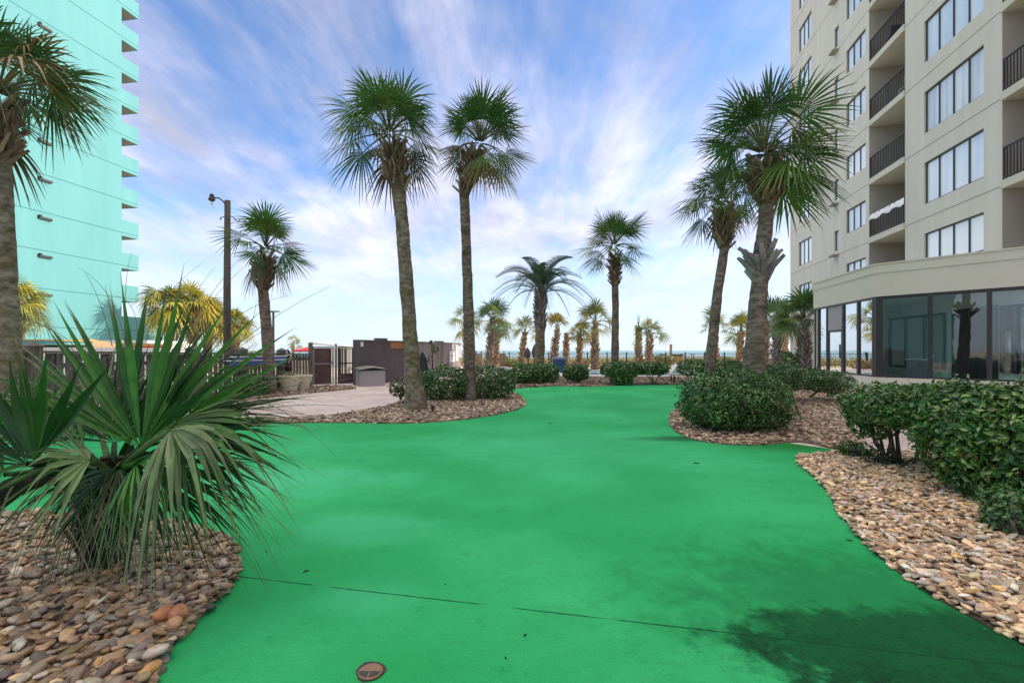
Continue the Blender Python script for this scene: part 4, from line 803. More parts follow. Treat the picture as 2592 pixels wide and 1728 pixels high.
def skin_body(name, verts, edges, radii, mat, parent, root=0):
    me = bpy.data.meshes.new(name); org = np.array(origin(parent)); me.from_pydata([tuple(np.array(v) - org) for v in verts], edges, [])
    o = bpy.data.objects.new(name, me); COL.objects.link(o); o.parent = parent
    md = o.modifiers.new('skin', 'SKIN'); sub = o.modifiers.new('sub', 'SUBSURF'); sub.levels = 2; sub.render_levels = 2
    for i, r in enumerate(radii): me.skin_vertices[0].data[i].radius = (r, r) if np.isscalar(r) else r
    me.skin_vertices[0].data[root].use_root = True
    me.materials.append(mat); return o
def statue():
    b = W(731, 0, 18.15); z = EYE + (HY - 884) * 18.15 / F; hgt = 1.02; z0 = z - hgt
    th = thing('statue', 'small painted statue of a dark haired woman behind the wide planter', 'statue', (b[0], b[1], 0))
    P = lambda x, y, h: (b[0] + x * hgt, b[1] + y * hgt, z0 + h * hgt)
    mb = MB(); mb.lathe((b[0], b[1], 0), [(0.14, 0), (0.14, 0.05), (0.1, 0.08), (0.1, z0 - 0.03), (0.13, z0)], 16); mb.build('pedestal', M['rock'], th)
    V = [P(0, 0, .5), P(0.0, 0, .62), P(-0.005, 0, .74), P(-0.03, -0.01, .82), P(-0.05, -0.02, .865), P(-0.065, -0.03, .92), P(-0.07, -0.03, .955),
         P(0.075, 0, .795), P(0.095, -0.05, .66), P(0.045, -0.1, .54), P(0.03, -0.11, .49), P(-0.095, 0, .79), P(-0.115, -0.04, .66), P(-0.09, -0.1, .56), P(-0.075, -0.12, .51),
         P(0.045, 0, .27), P(0.045, 0.01, .03), P(0.05, -0.06, .01), P(-0.04, 0, .27), P(-0.04, 0.01, .03), P(-0.04, -0.06, .01)]
    E = [(0, 1), (1, 2), (2, 3), (3, 4), (4, 5), (5, 6), (2, 7), (7, 8), (8, 9), (9, 10), (2, 11), (11, 12), (12, 13), (13, 14), (0, 15), (15, 16), (16, 17), (0, 18), (18, 19), (19, 20)]
    R = [.075, .06, .075, .032, .03, .05, .04, .034, .026, .02, .016, .034, .026, .02, .016, .05, .028, .024, .05, .028, .024]
    skin_body('body', V, E, [r * hgt for r in R], M['skin'], th)
    mb = MB(); mb.lathe(P(0.0, 0, 0.2), [(0.13, 0), (0.125, 0.12), (0.1, 0.28), (0.072, 0.42), (0.085, 0.52), (0.088, 0.58), (0.05, 0.61)], 20); mb.build('dress', M['dress'], th, smooth=True)
    v, f = ICO[2]; mb = MB(); mb.add(v * np.array((0.06, 0.06, 0.062)) + np.array(P(-0.055, 0.012, .945)), tris=f); mb.tube([P(-0.05, 0.03, .95), P(-0.02, 0.05, .87), P(0.03, 0.06, .78), P(0.05, 0.07, .66)], [.05, .055, .045, .01], 8); mb.build('hair', M['hair'], th, smooth=True)
statue()
def fence_rail(pa, pb, y, Z, label):
    s0, s1 = sorted((FP.s_at(pa, 0.35), FP.s_at(pb, 0.35))); th = thing('rack_rail', label, 'rail', FP.pt(s0, 0, 0.35), 'blue and white rails along the fence')
    za = EYE + (HY - y) * FP.pt(s1, 0, 0.35)[1] / F
    mb = MB(); pbox(mb, FP, s0, s1, za - 0.12, za, 0.3, 0.4); mb.build('plank', M['blue'], th)
    mb = MB(); pbox(mb, FP, s0 - 0.1, s1 + 0.02, za + 0.0, za + 0.035, 0.27, 0.43); mb.build('edge', M['white'], th)
    for i in range(3):
        s = s0 + (s1 - s0) * (0.1 + 0.4 * i); mb = MB(); pbox(mb, FP, s, s + 0.05, za - 0.1, za - 0.02, 0.012, 0.3); mb.build('bracket', M['rail'], th)
fence_rail(592, 722, 902, 0, 'upper blue plank with white edge mounted along the wooden fence')
fence_rail(577, 722, 910.5, 0, 'lower blue plank with white edge mounted along the wooden fence')

# ------------------------------------------------------------------ street furniture
p = W(576, 0, 21.0); th = thing('utility_pole', 'tall dark wooden utility pole with bent lamp arm behind the fence', 'utility pole', (p[0], p[1], 0))
zt = EYE + (HY - 508) * 21 / F
mb = MB(); mb.tube([(p[0], p[1], 0), (p[0] - 0.02, p[1], zt / 2), (p[0], p[1], zt)], [0.16, 0.145, 0.12], 14); mb.build('pole', M['pole'], th, smooth=True)
w = lambda x, y: W(x, y, 20.9)
mb = MB(); mb.tube([w(571, 517), w(563, 508), w(555, 502), w(545, 500), w(540, 501)], 0.03, 8); arm = mb.build('lamp_arm', M['black'], th)
c = w(536, 502); mb = MB(); mb.lathe(c + np.array((0, 0, -0.14)), [(0.05, 0), (0.13, 0.05), (0.14, 0.1), (0.1, 0.17), (0.08, 0.3), (0.04, 0.34)], 16); lh = mb.build('lamp_head', M['rail'], th)
mb = MB(); mb.lathe(c + np.array((0, 0, -0.3)), [(0.02, 0), (0.05, 0.03), (0.055, 0.12), (0.04, 0.16)], 12); mb.build('bulb', M['white'], lh)
mb = MB(); mb.tube([w(558, 553), w(560, 550), w(566, 549), w(572, 550)], 0.018, 6); mb.tube([w(558, 553), w(559, 556)], 0.03, 6)
mb.tube([w(582, 547), w(590, 549), w(596, 556), w(600, 561), w(606, 559), w(608, 554)], 0.018, 6); mb.tube([w(584, 566), w(590, 564), w(594, 559)], 0.012, 6); mb.build('cable_hook', M['black'], th)
p = W(692, 0, 38.0); zt = EYE + (HY - 789) * 38 / F; th = thing('lamp_post', 'slim lamp post with twin flat heads standing beyond the fence', 'lamp post', (p[0], p[1], 0))
mb = MB(); mb.tube([(p[0], p[1], 0), (p[0], p[1], zt)], [0.1, 0.08], 10); mb.build('post', M['rail'], th)
for sx in (-1, 1): mb = MB(); mb.box(*sorted((p[0] + sx * 0.06, p[0] + sx * 0.48)), p[1] - 0.15, p[1] + 0.15, zt - 0.04, zt + 0.08); mb.build('lamp_head', M['rail'] if sx < 0 else M['galv'], th)
# red canopy and white roof beyond the gates
p = W(775, 0, 40.0); th = thing('beach_tent', 'red canopy tent beyond the dark gates', 'tent', (p[0], p[1], 0))
mb = MB(); x0, x1 = W(756, 0, 40)[0], W(800, 0, 40)[0]; hip_roof(mb, x0, x1, 39, 41.5, 1.52, 1.78, 0.5); mb.box(x0 + .02, x1 - .02, 39.02, 41.48, 1.4, 1.52); mb.build('canopy', M['red'], th)
for x in (x0 + 0.05, x1 - 0.1):
    for y in (39.1, 41.3): mb = MB(); mb.box(x, x + 0.05, y, y + 0.05, 0, 1.3); mb.build('leg', M['white'], th)
x0, x1 = W(795, 0, 44)[0], W(885, 0, 44)[0]; th = thing('beach_hut', 'low beach hut with sloping white roof beyond the torn gate', 'hut', ((x0 + x1) / 2, 44, 0))
mb = MB(); mb.add([(x0, 43.6, 2.05), (x1, 43.6, 1.75), (x1, 46.4, 1.75), (x0, 46.4, 2.05), (x0, 43.6, 2.25), (x1, 43.6, 1.9), (x1, 46.4, 1.9), (x0, 46.4, 2.25)], [[3, 2, 1, 0], [4, 5, 6, 7], [0, 1, 5, 4], [1, 2, 6, 5], [2, 3, 7, 6], [3, 0, 4, 7]]); mb.build('roof', M['white'], th)
mb = MB(); mb.box(x0 + 0.2, x1 - 0.2, 44, 46, 0, 1.75); mb.build('wall', M['white'], th)

# iron pool fence
FZ = 45.0; fx0, fx1 = W(1190, 0, FZ)[0], W(1990, 0, FZ)[0]; fth = EYE + (HY - 894) * FZ / F
ifence = thing('iron_fence', 'thin black iron pool fence in front of the sea', 'fence', ((fx0 + fx1) / 2, FZ, 0))
mb = MB(); mb.box(fx0, fx1, FZ - 0.02, FZ + 0.02, fth - 0.04, fth); mb.box(fx0, fx1, FZ - 0.02, FZ + 0.02, 0.25, 0.29); mb.build('rail', M['black'], ifence)
mb = MB(); x = fx0
while x < fx1: mb.box(x - 0.008, x + 0.008, FZ - 0.008, FZ + 0.008, 0.2, fth - 0.04); x += 0.14
mb.build('picket_row', M['black'], ifence)
x = fx0; 
while x <= fx1 + 0.1:
    mb = MB(); mb.box(x - 0.05, x + 0.05, FZ - 0.05, FZ + 0.05, 0, fth + 0.06); mb.lathe((x, FZ, fth + 0.06), [(0.05, 0), (0.06, 0.03), (0.02, 0.08)], 8); mb.build('post', M['black'], ifence); x += 1.82
mb = MB(); x0, x1 = W(1205, 0, 43)[0], W(1279, 0, 43)[0]; fen2 = thing('timber_screen', 'short brown timber screen with ball topped posts by the pool', 'screen', ((x0 + x1) / 2, 43, 0))
n = 14
for i in range(n):
    a = x0 + (x1 - x0) * i / n
    if 3 <= i <= 5: continue
    mb.box(a, a + (x1 - x0) / n - 0.02, 42.98, 43.02, 0.1, 1.22)
mb.build('board_panel', M['brownwood'], fen2)
for px in (1205, 1219, 1276):
    x = W(px, 0, 43)[0]; mb = MB(); mb.box(x - 0.07, x + 0.07, 42.9, 42.97, 0, 1.28); v, f = ICO[2]; mb.add(v * 0.1 + np.array((x, 42.93, 1.38)), tris=f); mb.build('post', M['brownwood'], fen2)

def folded_parasol(px, Z, ya, yb, r, label):
    c = W(px, 0, Z); z0, z1 = EYE + (HY - yb) * Z / F, EYE + (HY - ya) * Z / F; th = thing('parasol', label, 'parasol', (c[0], c[1], 0), 'folded parasols by the sea')
    mb = MB(); mb.tube([(c[0], c[1], 0), (c[0], c[1], z1 + 0.05)], 0.03, 8); mb.build('pole', M['rail'], th)
    mb = MB(); n = 14; prof = [(0.5, 0), (0.8, 0.12), (1.0, 0.4), (0.75, 0.7), (0.35, 0.92), (0.08, 1.0)]
    v = [(c[0] + r * q[0] * (1 + 0.16 * (-1) ** j) * math.cos(6.283 * j / n), c[1] + r * q[0] * (1 + 0.16 * (-1) ** j) * math.sin(6.283 * j / n), z0 + (z1 - z0) * q[1]) for q in prof for j in range(n)]
    mb.add(v, [[i * n + j, i * n + (j + 1) % n, i * n + n + (j + 1) % n, i * n + n + j] for i in range(5) for j in range(n)], polys=[list(range(n))[::-1], [5 * n + j for j in range(n)]]); mb.build('canopy', M['umb'], th)
    mb = MB(); mb.lathe((c[0], c[1], 0), [(0.35, 0), (0.33, 0.06), (0.06, 0.12)], 16); mb.build('base', M['rock'], th)
folded_parasol(1335, 38, 880, 907, 0.24, 'folded dark parasol left of the feathery palm, shorter and fatter')
folded_parasol(1353, 36, 872, 905, 0.2, 'folded dark parasol close against the feathery palm trunk')
p = W(1415, 0, 33); th = thing('towel_bin', 'navy blue lidded bin between the two hedge clumps by the pool', 'bin', (p[0], p[1], 0))
mb = MB(); z1 = EYE + (HY - 912) * 33 / F; mb.add([(p[0] + sx * (0.38 + 0.04 * t), p[1] + sy * 0.3, 0.03 + t * (z1 - .03)) for t in (0, 1) for (sx, sy) in ((-1, -1), (1, -1), (1, 1), (-1, 1))], [[3, 2, 1, 0], [0, 1, 5, 4], [1, 2, 6, 5], [2, 3, 7, 6], [3, 0, 4, 7], [4, 5, 6, 7]]); mb.build('body', M['navy'], th)
mb = MB(); v = []
for x in (-0.45, 0.45):
    for i in range(9): a = math.pi * i / 8; v.append((p[0] + x, p[1] - 0.36 * math.cos(a), z1 + 0.24 * math.sin(a)))
mb.add(v, [[i, i + 1, 10 + i, 9 + i] for i in range(8)], polys=[list(range(9)), list(range(17, 8, -1)), [0, 9, 17, 8]]); mb.build('lid', M['blue'] if False else M['navy'], th)
for sx in (-0.3, 0.3):
    mb = MB(); mb.tube([(p[0] + sx, p[1] + 0.33, 0.07), (p[0] + sx + 0.04, p[1] + 0.33, 0.07)], 0.07, 12); mb.build('wheel', M['black'], th)
v, f = ICO[3]; c = W(1278, 0, 27.5); vv = v * (1 + 0.12 * np.sin(v @ np.array((2, 3, 4.)) + 1) + 0.08 * np.sin(v @ np.array((7, -5, 6.))))[:, None]
mb = MB(); mb.add(vv * np.array((0.46, 0.4, 0.34)) + np.array((c[0], c[1], 0.28)), tris=f); tag(mb.build('boulder', M['rock'], smooth=True), 'pale speckled boulder behind the hedge under the two tall palms', 'boulder')

# pool, lounger
def ell(cx, cy, rx, ry, n=48): a = np.linspace(0, 2 * np.pi, n, endpoint=False); return [(cx + rx * math.cos(t), cy + ry * math.sin(t)) for t in a]
c = W(1640, 0, 32)
sheet('pool_coping', ell(c[0], 32, 6.3, 3.7), 0.03, M['white'], thick=0.02); sheet('pool_water', ell(c[0], 32, 5.9, 3.3), 0.034, M['water'])
c2_ = G(1510, 941); sheet('pool_coping', ell(c2_[0], c2_[1] + 0.3, 1.75, 1.3), 0.05, M['white'], thick=0.04); sheet('pool_water', ell(c2_[0], c2_[1] + 0.3, 1.4, 0.95), 0.055, M['navy'])
p = W(1712, 0, 22.8); th = thing('sun_lounger', 'white sun lounger with dark legs at the pool edge beside the round shrub', 'sun lounger', (p[0], p[1], 0))
mb = MB(); mb.box(p[0] - 0.35, p[0] + 0.9, p[1] - 0.3, p[1] + 0.3, 0.32, 0.4); mb.build('seat', M['white'], th)
mb = MB(); mb.obox((p[0] - 0.3, p[1] - 0.3, 0.4), (0.42, 0, 0.5), (0, 0.6, 0), (-0.05, 0, 0.04)); mb.build('backrest', M['white'], th)
for sx in (-0.2, 0.75):
    for sy in (-0.25, 0.2): mb = MB(); mb.box(p[0] + sx, p[0] + sx + 0.06, p[1] + sy, p[1] + sy + 0.06, 0.0, 0.32); mb.build('leg', M['black'], th)
# beach side odds and ends
p = W(1717, 0, 47.5); th = thing('timber_bin', 'yellow timber litter bin with dark lid at the end of the beach fence', 'bin', (p[0], p[1], 0))
mb = MB(); mb.box(p[0] - 0.45, p[0] + 0.45, p[1], p[1] + 0.6, 0, 1.0)
for i in range(7): mb.box(p[0] - 0.44 + i * 0.13, p[0] - 0.34 + i * 0.13, p[1] - 0.02, p[1], 0.03, 0.97)
mb.build('body', M['yellowwood'], th); mb = MB(); mb.box(p[0] - 0.5, p[0] + 0.5, p[1] - 0.06, p[1] + 0.66, 1.0, 1.12); mb.build('lid', M['umb'], th)
p = W(1758, 0, 52); mb = MB(); x0, x1 = W(1745, 0, 52)[0], W(1777, 0, 52)[0]; th = thing('boardwalk', 'brown timber boardwalk landing among the dune shrubs', 'boardwalk', (p[0], p[1], 0))
mb.box(x0, x1, 51, 55, 0.75, 0.82); mb.build('deck_boards', M['brownwood'], th)
for x in (x0 + 0.05, x1 - 0.15):
    for y in (51.1, 54.8): mb = MB(); mb.box(x, x + 0.1, y, y + 0.1, 0, 1.2); mb.build('post', M['brownwood'], th)
p = W(1698, 0, 50); th = thing('beach_shower', 'thin brown shower post with small spout rising behind the dune shrubs', 'shower', (p[0], p[1], 0)); zt = EYE + (HY - 871) * 50 / F
mb = MB(); mb.box(p[0] - 0.1, p[0] + 0.1, 49.9, 50.1, 0, zt); mb.build('post', M['brownwood'], th)
mb = MB(); mb.tube([(p[0], 50, zt - 0.1), (p[0] + 0.25, 50, zt - 0.05), (p[0] + 0.4, 50, zt - 0.2)], 0.03, 6); mb.build('spout', M['steel'], th)

# ------------------------------------------------------------------ palms
def fan(mb, H, d, n, L, nseg=30, spread=100, droop=0.3, inner=0.5, col=(0.04, 0.1, 0.03), tip=(0.3, 0.24, 0.12), tipp=0.25, crease=False, fold=0.12, jit=0.06, curl=0.0, cv=0.18, rgn=None, thin=1.0, ajit=0.015, tp=0.75):
    r_ = rgn or rng; d = nrm(d); n = nrm(np.asarray(n, float) - np.dot(n, d) * d); s = np.cross(n, d)
    a = np.radians(np.linspace(-spread, spread, nseg)) + r_.normal(0, ajit, nseg); da = 2 * math.radians(spread) / (nseg - 1)
    Li = L * (0.70 + 0.30 * np.cos(a * 0.8)) * r_.uniform(0.9, 1.06, nseg)
    t = np.array([0.02, 0.2, 0.4, 0.55, 0.7, 0.82, 0.92, 1.0]); m = len(t)
    wid = np.where(t < inner, t, inner * (np.clip(1 - (t - inner) / (1 - inner), 0, 1) ** tp)) ; wid = np.maximum(wid, 0.006)
    half = Li[:, None] * wid[None, :] * math.tan(da / 2) * 1.12 * thin
    ca, sa = np.cos(a), np.sin(a)
    rad = Li[:, None] * t[None, :]
    x, y = rad * ca[:, None], rad * sa[:, None]
    z = -fold * np.abs(y) ** 1.5 / (L ** 0.5) + (-1.0) ** np.arange(nseg)[:, None] * 0.012 * L * np.minimum(t, inner)[None]
    tt = t[None, :] ** 2.3; bend = r_.normal(0, jit, (nseg, 1)) * L * tt; bend2 = r_.normal(0, jit, (nseg, 1)) * L * tt
    ctr = np.array(H) + (x + 0 * x)[..., None] * d + (y + bend)[..., None] * s + (z + bend2)[..., None] * n
    dr = droop * L * r_.uniform(0.6, 1.4, (nseg, 1)) * (t[None, :] ** 2.2); ctr[..., 2] -= dr
    if curl: ctr[..., 2] -= curl * L * np.maximum(t - 0.55, 0)[None, :] ** 1.3 * r_.uniform(0, 2.2, (nseg, 1))
    pv = (-sa[:, None, None] * d + ca[:, None, None] * s) * half[..., None]
    base = np.array(col) * r_.uniform(1 - cv, 1 + cv, (nseg, 1)); base = np.repeat(base[:, None, :], m, 1)
    tipm = (r_.random(nseg) < tipp)[:, None, None] * np.clip((t - 0.7) / 0.3, 0, 1)[None, :, None]; base = base * (1 - tipm) + np.array(tip) * tipm
    if crease:
        nn = np.cross(pv, d); v = np.stack([ctr - pv, ctr - n * half[..., None] * 0.5, ctr + pv], 2); k = 3
    else: v = np.stack([ctr - pv, ctr + pv], 2); k = 2
    cols = np.repeat(base[:, :, None, :], k, 2)
    i = (np.arange(nseg) * m * k)[:, None, None]; j = (np.arange(m - 1) * k)[None, :, None]; e = np.arange(k - 1)[None, None, :]
    q = np.stack([i + j + e, i + j + k + e, i + j + k + e + 1, i + j + e + 1], -1).reshape(-1, 4)
    mb.add(v.reshape(-1, 3), q, col=cols.reshape(-1, 3))

def basis(az, el):
    d = np.array((math.cos(el) * math.cos(az), math.cos(el) * math.sin(az), math.sin(el))); r = np.array((-math.sin(az), math.cos(az), 0)); return d, np.cross(d, r)
def crown_mesh(c, R, nleaf, seed, col=(0.045, 0.125, 0.03), emin=-50, emax=85, nseg=26, droop=0.3, bias=None, pet=0.5, blade=0.62, brown=0.0, spread=105, curl=0.1):
    r_ = np.random.default_rng(seed); mb = MB()
    for i in range(nleaf):
        f = (i + 0.5) / nleaf; el = math.radians(emin + (emax - emin) * (f ** 0.8)) + r_.normal(0, 0.2); az = i * 2.39996 + r_.normal(0, 0.35)
        d, n = basis(az, el); sc = R * r_.uniform(0.72, 1.1)
        if bias is not None: sc *= 1 + 0.25 * np.dot(d, bias)
        tw = r_.normal(0, 0.35); sdv = np.cross(n, d); n2 = n * math.cos(tw) + sdv * math.sin(tw)
        start = c + d * 0.06 * R; H = c + d * sc * pet; H[2] -= 0.05 * R * math.cos(el)
        cc = np.array(col) * r_.uniform(0.75, 1.3) * np.array((1, 1, 1)); 
        if r_.random() < 0.4: cc = cc * np.array((2.1, 1.55, 0.9))
        dead = r_.random() < brown * (1.6 if f < 0.35 else 0.3)
        if dead: cc = np.array((0.26, 0.17, 0.075)) * r_.uniform(0.7, 1.2)
        tv = np.linspace(0, 1, 4)[:, None]; P = start * (1 - tv) + H * tv + np.array((0, 0, 1)) * 0.03 * R * np.sin(np.pi * tv)
        mb.tube(P, np.linspace(0.022, 0.012, 4) * max(1, R / 1.6), 5, cap=False, col=np.array((0.11, 0.13, 0.05)) if not dead else cc)
        fan(mb, H, nrm(d - np.array((0, 0, 0.1))), n2, sc * blade, nseg, spread * r_.uniform(0.75, 1.05), droop * r_.uniform(0.3, 1.4) * (1.5 if dead else 1), 0.46, cc, tipp=0.3, fold=0.35, jit=0.025, curl=curl * r_.uniform(0, 1.6), rgn=r_, thin=r_.uniform(0.6, 0.85))
    return mb
def trunk_mesh(pts, rad, n=18, seed=0, m=60):
    r_ = np.random.default_rng(seed); pts = np.asarray(pts, float); t0 = np.linspace(0, 1, len(pts)); t = np.linspace(0, 1, m)
    P = np.stack([np.interp(t, t0, pts[:, k]) for k in range(3)], 1)
    ker = np.ones(7) / 7
    for k in range(2): pad = np.concatenate([np.repeat(P[:1, k], 3), P[:, k], np.repeat(P[-1:, k], 3)]); P[:, k] = np.convolve(pad, ker, 'valid')
    R = np.interp(t, np.linspace(0, 1, len(rad)), rad) * (1 + r_.normal(0, 0.018, m)); mb = MB(); mb.tube(P, R, n)
    v = mb.V[0]; ctr = np.repeat(P, n, 0); o = v - ctr; az = np.tile(np.arange(n) / n * 6.283, m); zz = v[:, 2]
    bumpy = 1 + 0.05 * np.sin(az * 2 + zz * 1.7 + seed) * np.sin(zz * 3.1 + seed) + 0.03 * np.sin(az * 5 + zz * 6) + r_.normal(0, 0.02, len(v)); mb.V[0] = ctr + o * bumpy[:, None]
    return mb, P
def boots(mb, P, R, n, size, seed, tilt=0.6, cols=((0.3, 0.22, 0.15), (0.2, 0.14, 0.1), (0.4, 0.31, 0.23)), bw=0.34, tw=0.35):
    """criss-crossed stubs of old leaf stalks up a trunk"""
    r_ = np.random.default_rng(seed)
    for i in range(n):
        f = (i + 0.5) / n; k = f * (len(P) - 1); j = int(min(k, len(P) - 2)); c = P[j] + (P[j + 1] - P[j]) * (k - j); az = i * 2.39996 + r_.normal(0, 0.12)
        o = np.array((math.cos(az), math.sin(az), 0)); s = np.array((-o[1], o[0], 0)); up = nrm(np.array((0, 0, 1)) + o * tilt * r_.uniform(0.6, 1.4) + s * r_.choice([-1, 1]) * tw)
        rr = np.interp(f, np.linspace(0, 1, len(R)), R); b0 = c + o * rr * 0.85; L_ = size * r_.uniform(0.8, 1.25); w0, w1 = size * bw, size * bw * 0.5; th_ = size * 0.1
        nn = nrm(np.cross(s, up)); e = b0 + up * L_
        v = [b0 - s * w0 - nn * th_, b0 + s * w0 - nn * th_, b0 + s * w0 + nn * th_, b0 - s * w0 + nn * th_, e - s * w1 - nn * th_ * .7, e + s * w1 - nn * th_ * .7, e + s * w1 + nn * th_ * .7, e - s * w1 + nn * th_ * .7]
        mb.add(v, [[0, 3, 2, 1], [4, 5, 6, 7], [0, 1, 5, 4], [1, 2, 6, 5], [2, 3, 7, 6], [3, 0, 4, 7]], col=np.array(cols[r_.integers(len(cols))]) * r_.uniform(0.75, 1.25))

def tall_palm(label, Z, path, rad, crown, R, seed, nleaf=34, mat='trunk', group='sabal palms in the garden', base=None, collar=None, skirt=0, cupboots=40, **kw):
    P = [W(x, y, Z) for x, y in path]
    if base is None: P[0][2] = 0.0
    th = thing('palm_tree', label, 'palm tree', (P[0][0], P[0][1], P[0][2]), group)
    mb, PP = trunk_mesh(P, rad, seed=seed); mb.build('trunk', M[mat], th, smooth=True)
    c = W(*crown, Z); top = PP[-1]
    mb = MB(); nb = 6; Q = np.linspace(PP[-5], c + (c - top) * -0.25, nb); r0 = rad[-1]
    mb.tube(Q, np.array([r0 * 1.0, r0 * 1.2, r0 * 1.25, r0 * 1.0, r0 * 0.7, r0 * 0.35]), 12, col=(0.12, 0.08, 0.055))
    boots(mb, Q, [r0, r0 * 1.3, r0 * 1.0], int(cupboots * 1.6), 0.36, seed + 3, 0.7, ((0.2, 0.14, 0.1), (0.13, 0.09, 0.07), (0.3, 0.22, 0.15)), bw=0.12, tw=0.6)
    mb.build('leaf_bases', M['boot'], th)
    crown_mesh(c, R, nleaf, seed, **kw).build('crown', M['leaf'], th)
    if skirt:
        r_ = np.random.default_rng(seed + 9); mb = MB()
        for i in range(skirt):
            az = r_.uniform(0, 6.28) if not isinstance(skirt, (list, tuple)) else 0; d, n = basis(az, math.radians(r_.uniform(-75, -30))); H = c + np.array((0, 0, -0.15 * R)) + d * R * 0.3
            mb.tube([c + np.array((0, 0, -0.15 * R)), H], 0.014, 5, cap=False, col=(0.2, 0.14, 0.08)); fan(mb, H, nrm(d + np.array((0, 0, -0.5))), n, R * 0.5, 22, 75, 0.5, 0.45, np.array((0.22, 0.15, 0.08)) * r_.uniform(0.6, 1.2), jit=0.05, curl=0.3, rgn=r_)
        mb.build('dead_skirt', M['leaf'], th)
    if collar:
        mb = MB(); zs = [EYE + (HY - y) * Z / F for y in collar]; sel = [p for p in PP if zs[1] - 0.02 < p[2] < zs[0]]
        boots(mb, np.array(sel), [rad[-2] * 1.0] * 2, 20, 0.42, seed + 5, 0.85, ((0.27, 0.25, 0.24), (0.2, 0.18, 0.175), (0.33, 0.3, 0.28)), tw=0.5, bw=0.17); mb.build('collar', M['boot'], th)
    return th

# the two tall palms left of centre
tall_palm('tallest sabal palm left of centre with a ragged windblown crown and mossy trunk base', 12.2, [(1053, 1039), (1046, 960), (1038, 840), (1024, 650), (1016, 540), (1006, 455)], [0.31, 0.2, 0.175, 0.168, 0.162, 0.158], (985, 338), 1.7, 11, 37, 'trunkold', skirt=1, cupboots=34, brown=0.08, bias=np.array((-0.35, 0, -0.1)), emin=-42, droop=0.26, curl=0.14)
tall_palm('slender straight sabal palm just right of the tallest palm, brown boots under its crown', 14.4, [(1192, 1016), (1189, 900), (1183, 700), (1178, 560), (1174, 470)], [0.185, 0.16, 0.15, 0.145, 0.14], (1214, 362), 1.72, 12, 35, 'trunk', skirt=1, cupboots=50, brown=0.07, bias=np.array((0.3, 0, 0)), emin=-42, droop=0.16, curl=0.06)
# left edge palm
tall_palm('sabal palm at the left edge of the lawn with brown hanging fronds', 8.7, [(28, 1085), (26, 900), (17, 700), (8, 500), (4, 380)], [0.22, 0.165, 0.145, 0.138, 0.132], (-5, 235), 1.75, 13, 34, 'trunkold', skirt=1, brown=0.14, droop=0.3, curl=0.2, emin=-22, bias=np.array((0.2, -0.1, 0)))
tall_palm('sabal palm against the wooden fence beside the utility pole, brown skirt hanging', 16.2, [(684, 985), (682, 930), (672, 800), (664, 720)], [0.21, 0.18, 0.165, 0.155], (672, 628), 1.55, 14, 26, 'trunk', skirt=3, brown=0.08, emin=-25, droop=0.22)
tall_palm('sabal palm behind the low hedge right of centre with a round dark crown', 26.0, [(1556, 957), (1557, 860), (1558, 760), (1556, 712)], [0.22, 0.19, 0.185, 0.18], (1555, 622), 2.15, 15, 30, 'trunk', skirt=0, brown=0.0, emin=-34, droop=0.1, curl=0.03, cupboots=50)
tall_palm('thin leaning sabal palm behind the big shrub, left of the thick palm', 15.0, [(1793, 1009), (1797, 930), (1815, 750), (1838, 600)], [0.17, 0.16, 0.145, 0.135], (1826, 505), 1.35, 16, 30, 'trunk', skirt=3, brown=0.05, bias=np.array((-0.3, 0, 0)), emin=-50)
tall_palm('thick sabal palm behind the big shrub with a collar of grey stubs', 10.2, [(1905, 1065), (1908, 930), (1918, 780), (1928, 650), (1938, 560), (1942, 500)], [0.23, 0.21, 0.18, 0.17, 0.155, 0.145], (1935, 388), 1.75, 17, 40, 'trunk', collar=(640, 718), cupboots=60, emin=-40, droop=0.2, curl=0.1, brown=0.0)

